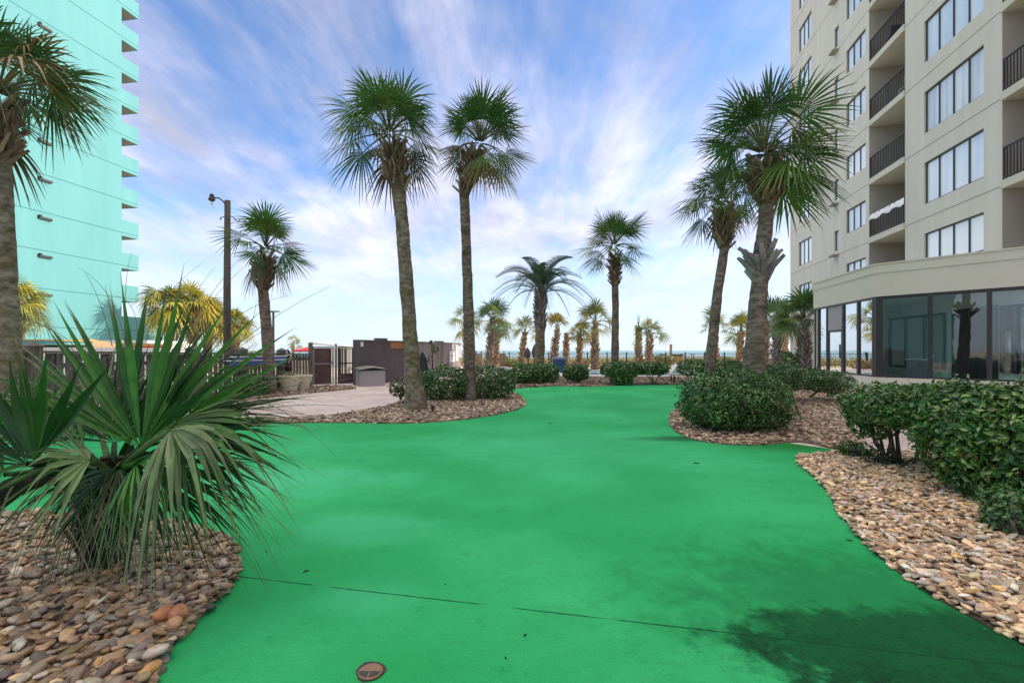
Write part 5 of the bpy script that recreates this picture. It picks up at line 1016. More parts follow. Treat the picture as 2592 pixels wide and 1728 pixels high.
# feathery pindo palm
def pindo():
    Z = 27.0; P = [W(1366, 930, Z), W(1367, 860, Z), W(1368, 790, Z), W(1369, 745, Z)]; P[0][2] = 0
    th = thing('palm_tree', 'feathery pindo palm with arching blue green fronds behind the hedge', 'palm tree', P[0])
    mb, PP = trunk_mesh(P, [0.28, 0.26, 0.25, 0.27], seed=21); mb.build('trunk', M['trunkold'], th, smooth=True)
    mb = MB(); sel = PP[int(len(PP) * 0.42):]; boots(mb, sel, [0.24, 0.27, 0.27], 80, 0.42, 22, 0.4, ((0.2, 0.17, 0.16), (0.12, 0.1, 0.1), (0.3, 0.26, 0.24)), tw=0.08, bw=0.13); mb.build('leaf_bases', M['boot'], th)
    r_ = np.random.default_rng(23); mb = MB(); c = W(1369, 742, Z)
    for i in range(22):
        az = i * 2.39996; el = math.radians(12 + 66 * ((i + 0.5) / 22) ** 0.8); d, n = basis(az, el); L_ = 3.0 * r_.uniform(0.85, 1.1)
        t = np.linspace(0, 1, 12); rp = c + np.outer(t * L_, d); hd = np.array((math.cos(az), math.sin(az), 0)); rp = rp + np.outer(t ** 2 * L_ * 0.35 * math.sin(el), hd); rp[:, 2] -= (1.5 * math.cos(el) + 0.45) * t ** 2.4 * L_ * 0.52 - 0.25 * t; mb.tube(rp, np.linspace(0.035, 0.008, 12), 5, cap=False, col=(0.12, 0.15, 0.1))
        col = np.array((0.05, 0.095, 0.06)) * r_.uniform(0.7, 1.3)
        nl = 60; tv = np.linspace(0.16, 0.99, nl); side = np.cross(n, d)
        for sgn in (-1, 1):
            b = np.stack([np.interp(tv, t, rp[:, k]) for k in range(3)], 1); ll = 0.7 * np.sin(np.pi * np.clip(tv * 0.86 + 0.08, 0, 1)) ** 0.7 * r_.uniform(0.85, 1.1, nl)
            dirv = side * sgn * 0.75 + d * 0.65 + n * 0.35; dirv = nrm(dirv); tq = np.array([0, 0.5, 1.0]); pts = b[:, None, :] + (ll[:, None] * tq[None])[..., None] * dirv; pts[..., 2] -= (0.38 * ll[:, None] * tq[None] ** 2)
            w = (np.array([0.011, 0.013, 0.002]))[None, :, None] * d; v = np.stack([pts - w, pts + w], 2); i0 = (np.arange(nl) * 6)[:, None]; q = np.concatenate([i0 + np.array([[0, 2, 3, 1]]), i0 + np.array([[2, 4, 5, 3]])]); mb.add(v.reshape(-1, 3), q, col=col)
    mb.build('crown', M['leaf'], th)
pindo()

# shaggy young palms along the beach, in the sun
def beach_palm(label, px, Z, ytop, ybase, wpx, R, seed, lean=0, nleaf=22, col=(0.1, 0.125, 0.03), size=0.42, emin=-25, crownless=False, kind='young palms along the beach', hang=1.0, nb=110, droop=0.3, boot_cols=((0.42, 0.28, 0.17), (0.3, 0.19, 0.12), (0.5, 0.36, 0.24)), spikes=False, **kw):
    P = [W(px, ybase, Z), W(px + lean * 0.5, (ytop + ybase) / 2, Z), W(px + lean, ytop, Z)]; P[0][2] = min(P[0][2], 0.35) if Z > 44 else 0.0
    th = thing('palm_tree', label, 'palm tree', P[0], kind); r = wpx * Z / F / 2; size = size * 0.72
    mb, PP = trunk_mesh(P, [r * 0.78, r * 0.68, r * 0.58, r * 0.36], seed=seed, n=12, m=30); mb.build('trunk', M['trunk'], th, smooth=True)
    mb = MB(); boots(mb, PP, [r * 0.78, r * 0.68, r * 0.55, r * 0.34], nb, size, seed, 0.6, boot_cols, tw=0.55, bw=0.26); mb.build('leaf_bases', M['boot'], th)
    c = PP[-1]
    if spikes:
        mb = MB()
        for k in range(3): mb.tube([c, c + np.array((0.12 * (k - 1), 0, 1.1))], [0.03, 0.012], 5, col=(0.12, 0.08, 0.05))
        mb.build('bare_spike', M['boot'], th)
    if not crownless: crown_mesh(c + np.array((0, 0, 0.05)), R * 1.25, nleaf, seed, col=np.array(col) * 1.5, emin=emin, nseg=18, droop=droop, curl=0.15, pet=0.5, blade=0.58, **kw).build('crown', M['leaf'], th)
    return th
BP = [
 ('short sunlit palm half hidden behind the slender straight palm trunk', 1182, 40, 818, 930, 22, 1.5, dict(lean=-4)),
 ('shaggy palm with dark green crown between the slender palm and the pindo palm', 1236, 33, 815, 935, 24, 1.5, dict(col=(0.05, 0.1, 0.035), lean=12, boot_cols=((0.27, 0.2, 0.17), (0.2, 0.15, 0.12), (0.34, 0.26, 0.22)))),
 ('smaller palm with yellowing crown close behind the shaggy dark one', 1254, 41, 840, 930, 16, 1.35, dict(lean=4, col=(0.12, 0.12, 0.03))),
 ('thin leaning palm with sparse yellow fronds left of the feathery palm', 1316, 40, 845, 930, 16, 1.5, dict(lean=14, nleaf=12, col=(0.14, 0.14, 0.03))),
 ('bent palm with folded golden crown right of the feathery palm', 1398, 40, 830, 930, 22, 1.25, dict(lean=14, nleaf=14, col=(0.16, 0.14, 0.035), emin=30)),
 ('headless brown palm stump behind the navy bin', 1433, 41, 848, 930, 15, 0.5, dict(crownless=True)),
 ('small bushy palm in the group left of the round crowned palm', 1467, 40, 845, 930, 18, 1.2, dict(col=(0.13, 0.14, 0.035))),
 ('stout palm with tall spread crown next to the round crowned palm', 1505, 38, 818, 930, 26, 1.6, dict(lean=2, nleaf=24)),
 ('bare palm trunk ending in thin spikes right of the round crowned palm', 1616, 40, 830, 930, 20, 0.5, dict(crownless=True, spikes=True)),
 ('stocky palm with a compact crown right of the bare spiked trunk', 1643, 39, 845, 930, 23, 1.35, dict(lean=1)),
 ('palm whose crown shows either side of the thin leaning trunk', 1813, 42, 826, 930, 16, 1.55, dict(lean=-4, nleaf=16)),
 ('golden palm between the thin leaning trunk and the thick trunk', 1872, 37, 843, 930, 21, 1.45, dict(lean=4)),
 ('slim palm just right of the thick trunk near the tower', 1938, 34, 815, 928, 18, 1.3, dict(col=(0.06, 0.11, 0.03))),
 ('shaggy grey palm between the slim palm and the big palm by the pool house', 1966, 30, 815, 930, 30, 1.5, dict(col=(0.05, 0.1, 0.035), boot_cols=((0.3, 0.25, 0.23), (0.2, 0.16, 0.15), (0.36, 0.3, 0.28)))),
 ('glowing golden palm behind the grey shaggy one at the tower corner', 1986, 39, 830, 928, 18, 1.5, dict(col=(0.16, 0.13, 0.03))),
 ('thick shaggy palm standing right against the end of the pool house', 2034, 24.3, 812, 945, 42, 1.45, dict(size=0.36, nb=150, nleaf=30, col=(0.045, 0.1, 0.03), boot_cols=((0.32, 0.27, 0.25), (0.2, 0.17, 0.16), (0.42, 0.36, 0.33)))),
 ('tiny far palm above the fence left of the red tent', 742, 62, 868, 905, 10, 1.1, dict(nleaf=12, nb=40, size=0.3)),
]
for i, (lab, px, Z, yt, yb, wp, R, kw) in enumerate(BP): beach_palm(lab, px, Z, yt, yb, wp, R, 100 + i, **kw)
# sunlit palms by the turquoise hotel
SUNG = (0.25, 0.28, 0.065)
LPm = [
 ('broad sunlit palm nearest the turquoise hotel balconies', 436, 40.5, 800, 890, 30, 2.9, 428, 775),
 ('sunlit palm second from the hotel, trunk partly hidden by the first', 486, 41.5, 805, 890, 30, 2.7, 484, 770),
 ('sunlit palm third from the hotel, just left of the utility pole', 526, 42.5, 825, 890, 26, 2.4, 528, 805),
 ('sunlit palm whose crown peeks out right of the utility pole', 596, 44.0, 835, 890, 24, 2.0, 596, 822),
 ('sunlit palm crown showing right of the left edge palm trunk', 45, 30.0, 790, 890, 30, 2.1, 48, 765),
]
for i, (lab, px, Z, yt, yb, wp, R, cxp, cyp) in enumerate(LPm):
    P = [W(px, yb, Z), W(px, yt, Z), W(cxp, cyp + 6, Z)]; P[0][2] = 0; th = thing('palm_tree', lab, 'palm tree', P[0], 'sunlit palms by the hotel'); r = wp * Z / F / 2
    mb, PP = trunk_mesh(P, [r * .8, r * 0.75, r * 0.6], seed=200 + i, n=12, m=30); mb.build('trunk', M['trunk'], th, smooth=True)
    mb = MB(); boots(mb, PP[8:], [r * .8, r * 0.75, r * 0.6], 50, 0.45, 210 + i, 0.35, ((0.34, 0.25, 0.16), (0.24, 0.17, 0.11))); mb.build('leaf_bases', M['boot'], th)
    crown_mesh(W(cxp, cyp, Z), R, 46, 220 + i, col=SUNG, emin=-55, nseg=20, droop=0.5, curl=0.3, brown=0.08, pet=0.42, blade=0.62).build('crown', M['leaf'], th)

# ------------------------------------------------------------------ near fan palm at the lower left
def near_palm():
    base = G(262, 1448); base[2] = 0.02
    th = thing('fan_palm', 'large low fan palm with long split green fronds in the left pebble bed', 'fan palm', base)
    c = W(285, 1215, 3.25)
    mb = MB(); mb.tube([base, base + (c - base) * 0.35 + np.array((-0.01, 0, 0)), base + (c - base) * 0.75, c], [0.13, 0.115, 0.12, 0.1], 14); boots(mb, np.linspace(base + (c - base) * 0.1, c, 8), [0.12, 0.11, 0.1], 40, 0.24, 301, 0.3, ((0.05, 0.04, 0.03), (0.03, 0.026, 0.02), (0.12, 0.09, 0.05)), bw=0.2); mb.build('trunk', M['darktrunk'], th)
    mb = MB(); c2 = W(-40, 1300, 3.0); b2 = W(250, 1235, 3.2); mb.tube([b2, (b2 + W(120, 1190, 3.05)) / 2 + np.array((0, 0, 0.0)), W(120, 1195, 3.0), W(30, 1235, 2.95), W(-60, 1310, 2.95)], [0.085, 0.075, 0.07, 0.065, 0.055], 10); mb.build('trunk', M['darktrunk'], th, props={'label': 'dark side trunk leaning out to the left'})
    GR, LG, OG, DG, PG = (0.04, 0.17, 0.016), (0.085, 0.185, 0.045), (0.02, 0.095, 0.012), (0.012, 0.055, 0.01), (0.16, 0.24, 0.1)
    PALE = (0.2, 0.23, 0.13); DRY = (0.32, 0.24, 0.13)
    # hastula px, py, Z ; direction ; normal ; length ; spread ; droop ; colour ; nseg ; curl
    FR = [
     ((357, 1134, 2.95), (0.0, 0.1, 1), (0.1, -1, 0.15), 1.2, 62, 0.05, GR, 15, 0.0, 0.62),
     ((352, 1140, 3.0), (0.5, 0.0, 0.85), (-0.2, -1, 0.3), 0.98, 42, 0.1, DG, 12, 0.05, 0.7),
     ((330, 1110, 3.2), (-0.45, 0.2, 1), (0.25, -1, 0.35), 1.25, 44, 0.08, OG, 12, 0.0, 0.5),
     ((400, 1110, 3.1), (0.7, 0.1, 0.75), (-0.3, -1, 0.4), 0.95, 42, 0.1, GR, 13, 0.1, 0.55),
     ((440, 1080, 2.9), (0.97, -0.05, -0.02), (-0.05, -0.75, 0.65), 0.86, 40, 0.08, DG, 13, 0.15, 0.6),
     ((446, 1072, 2.75), (0.85, -0.25, -0.1), (0.2, -0.7, 0.65), 0.66, 75, 0.45, LG, 19, 0.5, 0.7),
     ((430, 1090, 2.65), (0.5, -0.4, 0.0), (0.2, -0.7, 0.6), 0.5, 60, 0.75, PG, 11, 0.6, 1.0),
     ((400, 1150, 2.75), (0.75, -0.1, -0.5), (0.2, -0.9, 0.3), 0.72, 45, 0.15, OG, 17, 0.25, 0.5),
     ((380, 1180, 2.9), (0.85, 0.0, -0.25), (0.2, -0.9, 0.3), 0.75, 30, 0.15, DG, 11, 0.2, 0.45),
     ((90, 1165, 2.7), (0.05, -0.1, 1), (0.2, -1, 0.1), 0.66, 32, 0.0, OG, 6, 0.0, 1.0),
     ((70, 1175, 2.75), (-0.6, -0.1, 0.7), (0.2, -1, 0.1), 0.6, 40, 0.1, DG, 9, 0.1, 0.7),
     ((40, 1120, 3.1), (-0.6, 0.1, 0.75), (0.3, -1, 0.4), 0.8, 60, 0.15, GR, 16, 0.1, 0.5),
     ((250, 1090, 3.5), (-0.45, 0.3, 0.8), (0.2, -1, 0.5), 0.95, 75, 0.12, PG, 22, 0.1, 0.32),
     ((215, 1150, 2.9), (-0.75, -0.15, 0.3), (0.3, -0.9, 0.6), 0.75, 50, 0.3, LG, 17, 0.3, 0.45),
     ((230, 1165, 2.65), (-0.3, -0.4, 0.25), (0.1, -0.6, 0.8), 0.34, 70, 0.55, PG, 9, 0.8, 0.8),
     ((345, 1175, 2.65), (0.4, -0.35, 0.1), (0.1, -0.7, 0.7), 0.46, 75, 0.6, GR, 17, 0.6, 0.6),
     ((470, 1020, 3.5), (0.7, 0.3, 0.5), (-0.2, -1, 0.6), 0.6, 50, 0.15, GR, 13, 0.1, 0.5),
     ((-60, 1130, 2.9), (-0.2, 0.0, 0.9), (0.3, -1, 0.2), 0.75, 65, 0.2, GR, 16, 0.1, 0.5),
     ((130, 1070, 3.6), (-0.7, 0.3, 0.5), (0.2, -1, 0.6), 0.9, 70, 0.25, PALE, 22, 0.2, 0.3),
     ((300, 1185, 2.85), (-0.1, -0.4, -0.45), (0, -0.9, 0.4), 0.52, 75, 0.2, DG, 17, 0.3, 0.6),
     ((365, 1200, 3.0), (0.45, -0.1, -0.7), (0.1, -0.9, 0.3), 0.6, 60, 0.1, DG, 17, 0.2, 0.55),
     ((215, 1200, 3.0), (-0.5, -0.1, -0.5), (0.1, -0.9, 0.3), 0.5, 60, 0.15, OG, 15, 0.2, 0.55),
     ((470, 1110, 3.05), (0.85, 0.1, 0.3), (-0.2, -0.8, 0.6), 0.7, 55, 0.25, OG, 17, 0.25, 0.5),
     ((290, 1120, 3.4), (-0.1, 0.2, 1), (0, -1, 0.3), 0.85, 80, 0.1, DG, 20, 0.1, 0.5),
     ((10, 1200, 2.8), (-0.9, -0.1, 0.1), (0.1, -0.9, 0.5), 0.5, 60, 0.3, OG, 13, 0.3, 0.6),
    ]
    r_ = np.random.default_rng(44)
    for i, (h, d, n, L_, sp, dr, col, ns, cu, tn) in enumerate(FR):
        H = W(*h); mb = MB(); tv = np.linspace(0, 1, 6)[:, None]; mid = (c + H) / 2 + np.array((0, 0, 0.06)); P = c * (1 - tv) ** 2 + 2 * mid * tv * (1 - tv) + H * tv ** 2
        mb.tube(P, np.linspace(0.024, 0.015, 6), 7, cap=False, col=np.array(col) * 1.1)
        fan(mb, H, d, n, L_, ns, sp, dr, 0.42, col, tip=DRY, tipp=0.4, crease=True, fold=0.25, jit=0.035, curl=cu, cv=0.35, rgn=r_, thin=tn * 1.12, ajit=0.06, tp=1.25)
        # thread-like fibres off the tips
        for k in range(7):
            a = r_.uniform(-0.8, 0.8) * math.radians(sp); dd = nrm(d); nn = nrm(np.array(n) - np.dot(n, dd) * dd); s = np.cross(nn, dd); u = dd * math.cos(a) + s * math.sin(a); t = np.linspace(0.55, 1.18, 9)
            Q = H + np.outer(t * L_, u) + np.outer((t - 0.55) ** 2 * L_ * r_.normal(0, 0.3), s); Q[:, 2] -= dr * L_ * t ** 2.2 * 0.8 + (t - 0.55) ** 2 * L_ * r_.uniform(0, 0.5)
            mb.tube(Q, np.linspace(0.003, 0.0009, 9), 3, cap=False, col=np.array((0.16, 0.17, 0.1)))
        mb.build('frond', M['nearleaf'], th)
    # dry strands hanging about the trunk
    mb = MB()
    for i in range(95):
        s = c + np.array((r_.normal(0.05, 0.16), r_.normal(-0.1, 0.12), r_.normal(-0.02, 0.08))); a = r_.uniform(-1.2, 1.2); d = np.array((math.sin(a), -abs(math.cos(a)) * 0.5, 0.15)); L_ = r_.uniform(0.3, 0.75); t = np.linspace(0, 1, 8)
        Q = s + np.outer(t * L_ * 0.7, d) + np.outer(-(t ** 1.8) * L_, (0, 0, 1)); Q[:, 2] = np.maximum(Q[:, 2], 0.06); w = np.linspace(1, 0.1, 8)[:, None] * np.array((0.006, 0.002, 0)) * r_.uniform(0.6, 1.5); col = np.array(DRY if r_.random() < 0.55 else PALE) * r_.uniform(0.6, 1.2)
        mb.add(np.concatenate([Q - w, Q + w]), [[j, j + 1, 9 + j, 8 + j] for j in range(7)], col=col)
    mb.build('dry_strands', M['nearleaf'], th)
near_palm()

# ------------------------------------------------------------------ shrubs
def leaf_cloud(mb, pts, nrmv, size, seed, cols, elong=1.9, jitter=0.8):
    r_ = np.random.default_rng(seed); m = len(pts)
    n = nrmv + r_.normal(0, jitter, (m, 3)) + np.array((0, 0, 0.25)); n /= np.linalg.norm(n, axis=1)[:, None]
    t = r_.normal(0, 1, (m, 3)) + nrmv * 0.8; t -= (t * n).sum(1)[:, None] * n; t /= np.linalg.norm(t, axis=1)[:, None] + 1e-9; s = np.cross(n, t)
    L_ = size * r_.uniform(0.65, 1.25, m)[:, None]; w = L_ / elong / 2
    b = pts - t * L_ * 0.5; mid = pts - n * L_ * 0.06
    v = np.stack([b, mid - s * w + n * L_ * 0.1, mid + t * L_ * 0.1, mid + s * w + n * L_ * 0.1, pts + t * L_ * 0.55 - n * L_ * 0.1], 1)
    c = np.array(cols)[r_.integers(0, len(cols), m)] * r_.uniform(0.7, 1.35, (m, 1))
    i = (np.arange(m) * 5)[:, None]; q = np.concatenate([i + np.array([[0, 2, 1, 1]])[:, :3], i + np.array([[1, 2, 4]]), i + np.array([[0, 3, 2]]), i + np.array([[2, 3, 4]])])
    mb.add(v.reshape(-1, 3), tris=q, col=np.repeat(c, 5, 0))
GRN = [(0.035, 0.13, 0.025), (0.055, 0.17, 0.035), (0.02, 0.08, 0.016), (0.1, 0.23, 0.045), (0.03, 0.11, 0.025)] * 3 + [(0.18, 0.14, 0.05), (0.17, 0.3, 0.06)]
def shrub(label, blobs, leaf, n, seed, stems, cols=GRN, name='shrub', power=2.6, group=None, inner=0.35, top_light=None):
    """blobs: (centre, radii) in metres; stems: ground points"""
    r_ = np.random.default_rng(seed); allp = []; alln = []; vol = np.array([b[1][0] * b[1][1] + b[1][0] * b[1][2] for b in blobs]); vol /= vol.sum()
    for (c, R), f in zip(blobs, vol):
        c, R = np.array(c, float), np.array(R, float); m = int(n * f); d = r_.normal(0, 1, (m, 3)); d /= np.linalg.norm(d, axis=1)[:, None]
        den = (np.abs(d) ** power).sum(1) ** (1 / power); d2 = d / den[:, None]
        ph = r_.uniform(0, 6.28, 6); K = r_.normal(0, 3.2, (6, 3)); lump = 1 + 0.06 * np.sin(d @ K.T * 1.6 + ph).sum(1) * 0.6
        rad = np.where(r_.random(m) < inner, r_.uniform(0.5, 0.92, m), r_.uniform(0.88, 1.05, m)) * lump
        p = c + d2 * R * rad[:, None]; out = r_.random(m) < 0.03; p[out] += d[out] * r_.uniform(0.02, 0.13, (out.sum(), 1)) * R.max() ** 0.5 + np.array((0, 0, 0.03)); ok = p[:, 2] > 0.06; allp.append(p[ok]); alln.append((d / R / np.linalg.norm(d / R, axis=1)[:, None])[ok])
    P, Nn = np.concatenate(allp), np.concatenate(alln); ctr = np.mean([b[0] for b in blobs], 0)
    th = thing(name, label, 'shrub', (ctr[0], ctr[1], 0), group)
    mb = MB(); leaf_cloud(mb, P, Nn, leaf, seed + 1, cols); mb.build('foliage', M['bushleaf'], th)
    mb = MB()
    for gx, gy in stems:
        for k in range(4):
            c, R = blobs[r_.integers(len(blobs))] if len(stems) == 1 else min(blobs, key=lambda b: (b[0][0] - gx) ** 2 + (b[0][1] - gy) ** 2)
            e = np.array(c) + r_.uniform(-0.6, 0.6, 3) * np.array(R); m_ = np.array((gx, gy, 0)) * 0.45 + e * 0.55 + r_.normal(0, 0.06, 3); m_[2] = max(0.15, e[2] * 0.55); r0 = 0.011 + 0.008 * r_.random()
            mb.tube([(gx + r_.normal(0, 0.03), gy + r_.normal(0, 0.03), 0.0), m_, e], [r0 * 1.6, r0, r0 * 0.5], 6, col=None)
            for j in range(3): e2 = e + r_.normal(0, 0.35, 3) * np.array(R); mb.tube([m_ * (1 - j * 0.2) + e * (j * 0.2), (m_ + e2) / 2, e2], [r0 * 0.7, r0 * 0.5, r0 * 0.25], 5)
    mb.build('stems', M['twig'], th); return th
def blob(pxc, ytop, ybot, Z, wpx, depth=None):
    c = W(pxc, (ytop + ybot) / 2, Z); rx = wpx * Z / F / 2; rz = (ybot - ytop) * Z / F / 2; return (c, (rx, depth or rx * 0.8, rz))
g_ = lambda px, py: tuple(G(px, py)[:2])
# big round shrub and its neighbour
shrub('big rounded glossy shrub at the carpet edge below the thick palm', [blob(1855, 940, 1092, 9.2, 245, 0.85), blob(1800, 962, 1080, 8.9, 130, 0.55), blob(1918, 957, 1080, 9.1, 130, 0.6)], 0.066, 17000, 401, [g_(1860, 1085), g_(1800, 1080), g_(1920, 1080)])
shrub('open glossy shrub with bare stems between the big round shrub and the pool house', [blob(2020, 932, 985, 14.0, 180, 0.7), blob(2105, 940, 995, 14.2, 100, 0.5), blob(1955, 925, 985, 13.5, 140, 0.7)], 0.08, 9000, 402, [g_(2045, 1008), g_(2095, 1005), g_(1975, 1006)])
shrub('glossy shrub on bare crooked stems at the near end of the right pebble bed', [blob(2245, 974, 1080, 6.1, 190, 0.45), blob(2205, 1000, 1105, 6.3, 100, 0.3), blob(2350, 976, 1085, 6.0, 170, 0.5), blob(2420, 974, 1090, 5.6, 140, 0.4)], 0.068, 7000, 403, [g_(2275, 1186), g_(2330, 1165), g_(2250, 1180)], cols=GRN + [(0.13, 0.24, 0.05)] * 3)
shrub('large glossy shrub at the right edge with fresh lime leaves', [blob(2480, 970, 1230, 4.9, 230, 0.45), blob(2590, 980, 1330, 4.5, 210, 0.5), blob(2420, 1000, 1150, 5.2, 150, 0.4)], 0.072, 12000, 404, [g_(2510, 1270), g_(2590, 1300), g_(2440, 1230)], cols=GRN + [(0.15, 0.27, 0.05), (0.2, 0.32, 0.06)] * 2)
shrub('small low shrub clump at the right frame edge on the pebbles', [blob(2570, 1240, 1385, 3.9, 120, 0.22)], 0.05, 1600, 405, [g_(2575, 1380)], cols=GRN)
shrub('low sprig of glossy leaves at the tip of the right pebble bed', [blob(2165, 1118, 1165, 6.7, 85, 0.18)], 0.06, 500, 406, [g_(2165, 1163)], cols=GRN)
shrub('low leafy clump at the foot of the crooked stemmed shrub', [blob(2235, 1150, 1192, 6.2, 90, 0.16), blob(2340, 1160, 1195, 6.2, 70, 0.14)], 0.06, 600, 407, [g_(2240, 1190)], cols=[(0.05, 0.07, 0.04), (0.03, 0.06, 0.03)])
# hedge clumps round the far end of the carpet
HC = [
 ('long dark hedge clump behind the two tall palms', [blob(1130, 930, 1012, 14.6, 125, 0.6), blob(1230, 928, 1008, 15.0, 140, 0.65)], 0.1, 6500, [g_(1120, 1016), g_(1180, 1016), g_(1245, 1013)]),
 ('leafy low sprig left of the tallest palm base', [blob(1012, 962, 1003, 13.5, 50, 0.2)], 0.09, 450, [g_(1015, 1010)]),
 ('broad bright green hedge clump in front of the feathery palm', [blob(1332, 920, 972, 21.5, 76, 0.5), blob(1380, 922, 966, 22.0, 66, 0.5)], 0.12, 4200, [g_(1330, 972), g_(1390, 972)]),
 ('small mushroom shaped shrub in front of the navy bin', [blob(1458, 924, 962, 21.8, 60, 0.45)], 0.12, 2000, [g_(1462, 972)]),
 ('wide flat topped hedge clump under the round crowned palm', [blob(1568, 917, 953, 21.0, 96, 0.55), blob(1645, 917, 948, 21.2, 90, 0.55), blob(1575, 945, 976, 20.8, 50, 0.35)], 0.12, 5200, [g_(1565, 976), g_(1655, 974)]),
 ('low hedge clump behind the big round shrub and thin leaning palm', [blob(1760, 910, 950, 21.5, 90, 0.6), blob(1840, 912, 955, 21.5, 120, 0.6)], 0.12, 4200, [g_(1770, 972), g_(1850, 972)]),
 ('dark shrub by the fence left of the wide planter', [blob(640, 950, 1000, 16.0, 90, 0.45)], 0.1, 1800, [g_(640, 1000)]),
 ('small dark green shrub at the foot of the big shaggy palm', [blob(1997, 890, 940, 24.0, 40, 0.4)], 0.14, 700, [g_(1997, 962)]),
]
for i, (lab, bl_, lf, n, st) in enumerate(HC): shrub(lab, bl_, lf, n, 420 + i, st, group='clipped shrubs round the carpet', power=3.2, cols=GRN if i != 2 else GRN + [(0.1, 0.22, 0.04), (0.08, 0.2, 0.035)] * 4)
# ground cover by the left fence and dune scrub
def blades(name, areas, n, h, cols, wdt, seed, kind='stuff', lean=0.4):
    r_ = np.random.default_rng(seed); mb = MB(); per = n // len(areas)
    for (x0, x1, y0, y1, z) in areas:
        m = per; b = np.stack([r_.uniform(x0, x1, m), r_.uniform(y0, y1, m), np.full(m, z)], 1); hh = h * r_.uniform(0.5, 1.2, m); l = r_.normal(0, lean, (m, 2)) * hh[:, None]; a = r_.uniform(0, 3.14, m); s = np.stack([np.cos(a), np.sin(a), 0 * a], 1) * wdt
        mid = b + np.stack([l[:, 0] * .35, l[:, 1] * .35, hh * 0.6], 1); tip = b + np.stack([l[:, 0], l[:, 1], hh], 1); v = np.stack([b - s, b + s, mid - s * .7, mid + s * .7, tip], 1); i = (np.arange(m) * 5)[:, None]
        mb.add(v.reshape(-1, 3), i + np.array([[0, 1, 3, 2]]), i + np.array([[2, 3, 4]]), col=np.repeat(np.array(cols)[r_.integers(0, len(cols), m)] * r_.uniform(0.7, 1.3, (m, 1)), 5, 0))
    return struct(mb.build(name, M['leaf']), kind)
blades('grass', [(-11.0, -6.2, 8.2, 11.0, 0.02), (-10, -7.8, 11.0, 14, 0.02)], 6000, 0.17, [(0.05, 0.13, 0.02), (0.08, 0.17, 0.03), (0.1, 0.16, 0.05)], 0.012, 501)
blades('dune_grass', [(-14, 26, 45.6, 50, 0.05), (-10, 26, 50, 58, 0.15)], 9000, 0.75, [(0.3, 0.25, 0.08), (0.22, 0.22, 0.06), (0.36, 0.29, 0.12)], 0.02, 502)
def dune_shrub(px, Z, w, h, label, seed, col):
    c = W(px, 0, Z); shrub(label, [((c[0], c[1], h * 0.5), (w, w * 0.7, h * 0.5))], 0.16, int(1200 * w), seed, [(c[0], c[1])], cols=col, name='dune_shrub', power=2.0, group='yellow green scrub on the dunes')
YG = [(0.2, 0.23, 0.04), (0.26, 0.26, 0.05), (0.13, 0.19, 0.04)]
dune_shrub(1640, 46.5, 1.3, 1.0, 'yellow green dune shrub behind the compact crowned palm', 511, YG)
dune_shrub(1680, 46.5, 1.1, 1.15, 'tallest yellow green dune shrub left of the timber bin', 512, YG)
dune_shrub(1475, 42.5, 0.9, 0.75, 'dry tan dune shrub between the two upright beach palms', 513, [(0.32, 0.24, 0.1), (0.26, 0.2, 0.08)])
dune_shrub(1290, 43.5, 1.0, 0.7, 'low yellow dune shrub right of the timber screen', 514, YG)
dune_shrub(1835, 46.5, 1.5, 0.9, 'golden dune shrub between the two right hand palm trunks', 515, [(0.3, 0.24, 0.08), (0.24, 0.24, 0.06)])
dune_shrub(650, 40.0, 1.6, 1.45, 'yellow sea grass mound beyond the fence by the lamp post', 516, [(0.34, 0.28, 0.06), (0.26, 0.24, 0.06)])
dune_shrub(1272, 44.0, 0.5, 1.2, 'thin wispy shrub beside the timber screen post', 517, [(0.12, 0.12, 0.06)])

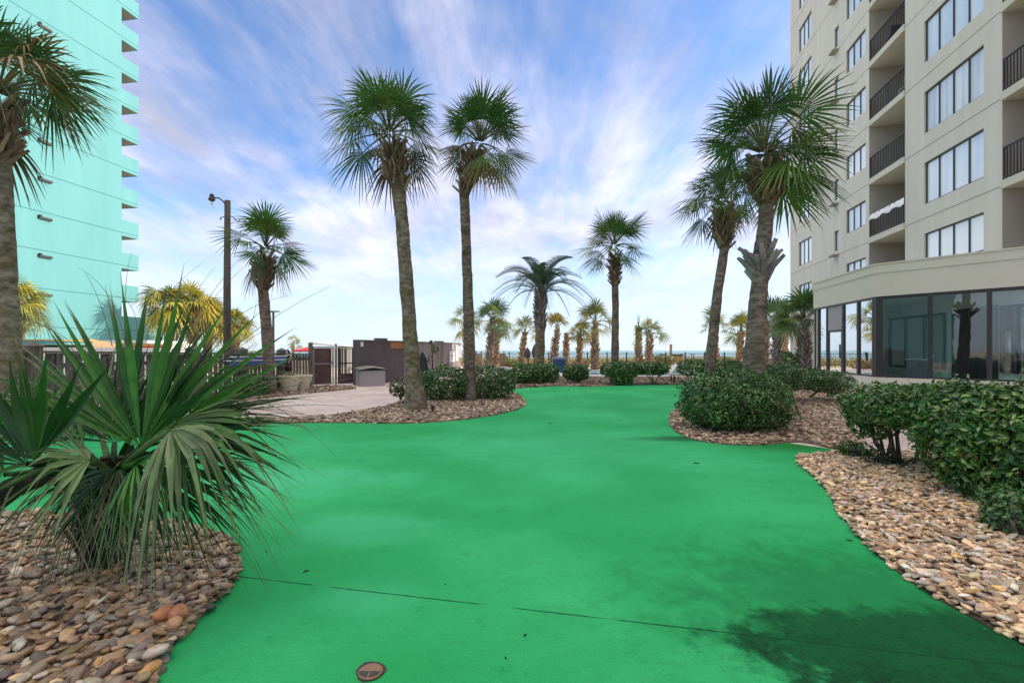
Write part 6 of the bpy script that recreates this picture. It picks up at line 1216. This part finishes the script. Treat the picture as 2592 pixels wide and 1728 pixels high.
# ------------------------------------------------------------------ small things round the two tall palms
def sapling():
    Z = 15.8; p = W(1093, 0, Z); th = thing('sapling', 'thin young tree with a few leaf tufts in front of the pink shed wall', 'sapling', (p[0], p[1], 0)); r_ = np.random.default_rng(601)
    w = lambda x, y: W(x, y, Z)
    mb = MB(); b = w(1095, 935); b[2] = 0.0; mb.tube([b, w(1095, 920), w(1094, 890), w(1092, 868), w(1091, 862)], [0.025, 0.022, 0.018, 0.012, 0.008], 7); mb.tube([w(1094, 905), w(1086, 898), w(1080, 890)], [0.012, 0.01, 0.006], 5); mb.tube([w(1094, 895), w(1099, 889), w(1103, 884)], [0.012, 0.01, 0.006], 5); mb.build('trunk', M['twig'], th)
    mb = MB()
    for (x, y, r, n) in ((1091, 866, 0.08, 40), (1102, 884, 0.15, 110), (1081, 912, 0.17, 70), (1097, 876, 0.08, 25)):
        d = r_.normal(0, 1, (n, 3)); d /= np.linalg.norm(d, axis=1)[:, None]; leaf_cloud(mb, w(x, y) + d * r * r_.uniform(0.3, 1, (n, 1)), d, 0.07, 602, [(0.14, 0.15, 0.04), (0.1, 0.12, 0.04)])
    mb.build('foliage', M['bushleaf'], th)
sapling()
p = W(1073, 0, 15.6); zt = EYE + (HY - 890) * 15.6 / F; th = thing('parasol', 'narrow black folded parasol leaning behind the tallest palm trunk', 'parasol', (p[0], p[1], 0))
mb = MB(); mb.tube([(p[0] + 0.05, p[1], 0), (p[0] - 0.06, p[1], zt + 0.04)], 0.018, 8); mb.build('pole', M['galv'], th)
mb = MB(); n = 12; v = []
for (r, t) in ((0.1, 0.08), (0.15, 0.3), (0.13, 0.6), (0.08, 0.88), (0.02, 1.0)):
    for j in range(n): a = 6.283 * j / n; rr = r * (1 + 0.15 * (-1) ** j); v.append((p[0] + 0.05 - 0.11 * t + rr * math.cos(a), p[1] + rr * math.sin(a), 0.15 + (zt - 0.15) * t))
mb.add(v, [[i * n + j, i * n + (j + 1) % n, i * n + n + (j + 1) % n, i * n + n + j] for i in range(4) for j in range(n)], polys=[list(range(n))[::-1]]); mb.build('canopy', M['black'], th)
def stake(px, py, h, label):
    p = G(px, py); th = thing('path_light', label, 'path light', (p[0], p[1], 0.03), 'low path lights in the palm bed')
    mb = MB(); mb.lathe((p[0], p[1], 0), [(0.02, 0), (0.02, h * 0.45)], 10); mb.build('stem', M['black'], th)
    mb = MB(); mb.lathe((p[0], p[1], h * 0.45), [(0.03, 0), (0.042, 0.02), (0.042, h * 0.5), (0.035, h * 0.52), (0.03, h * 0.55)], 14); mb.build('lamp_head', M['bronze'], th)
stake(1095, 1046, 0.2, 'short dark path light stub right of the tallest palm base')
stake(1242, 1018, 0.17, 'small dark path light stub at the right end of the palm bed')
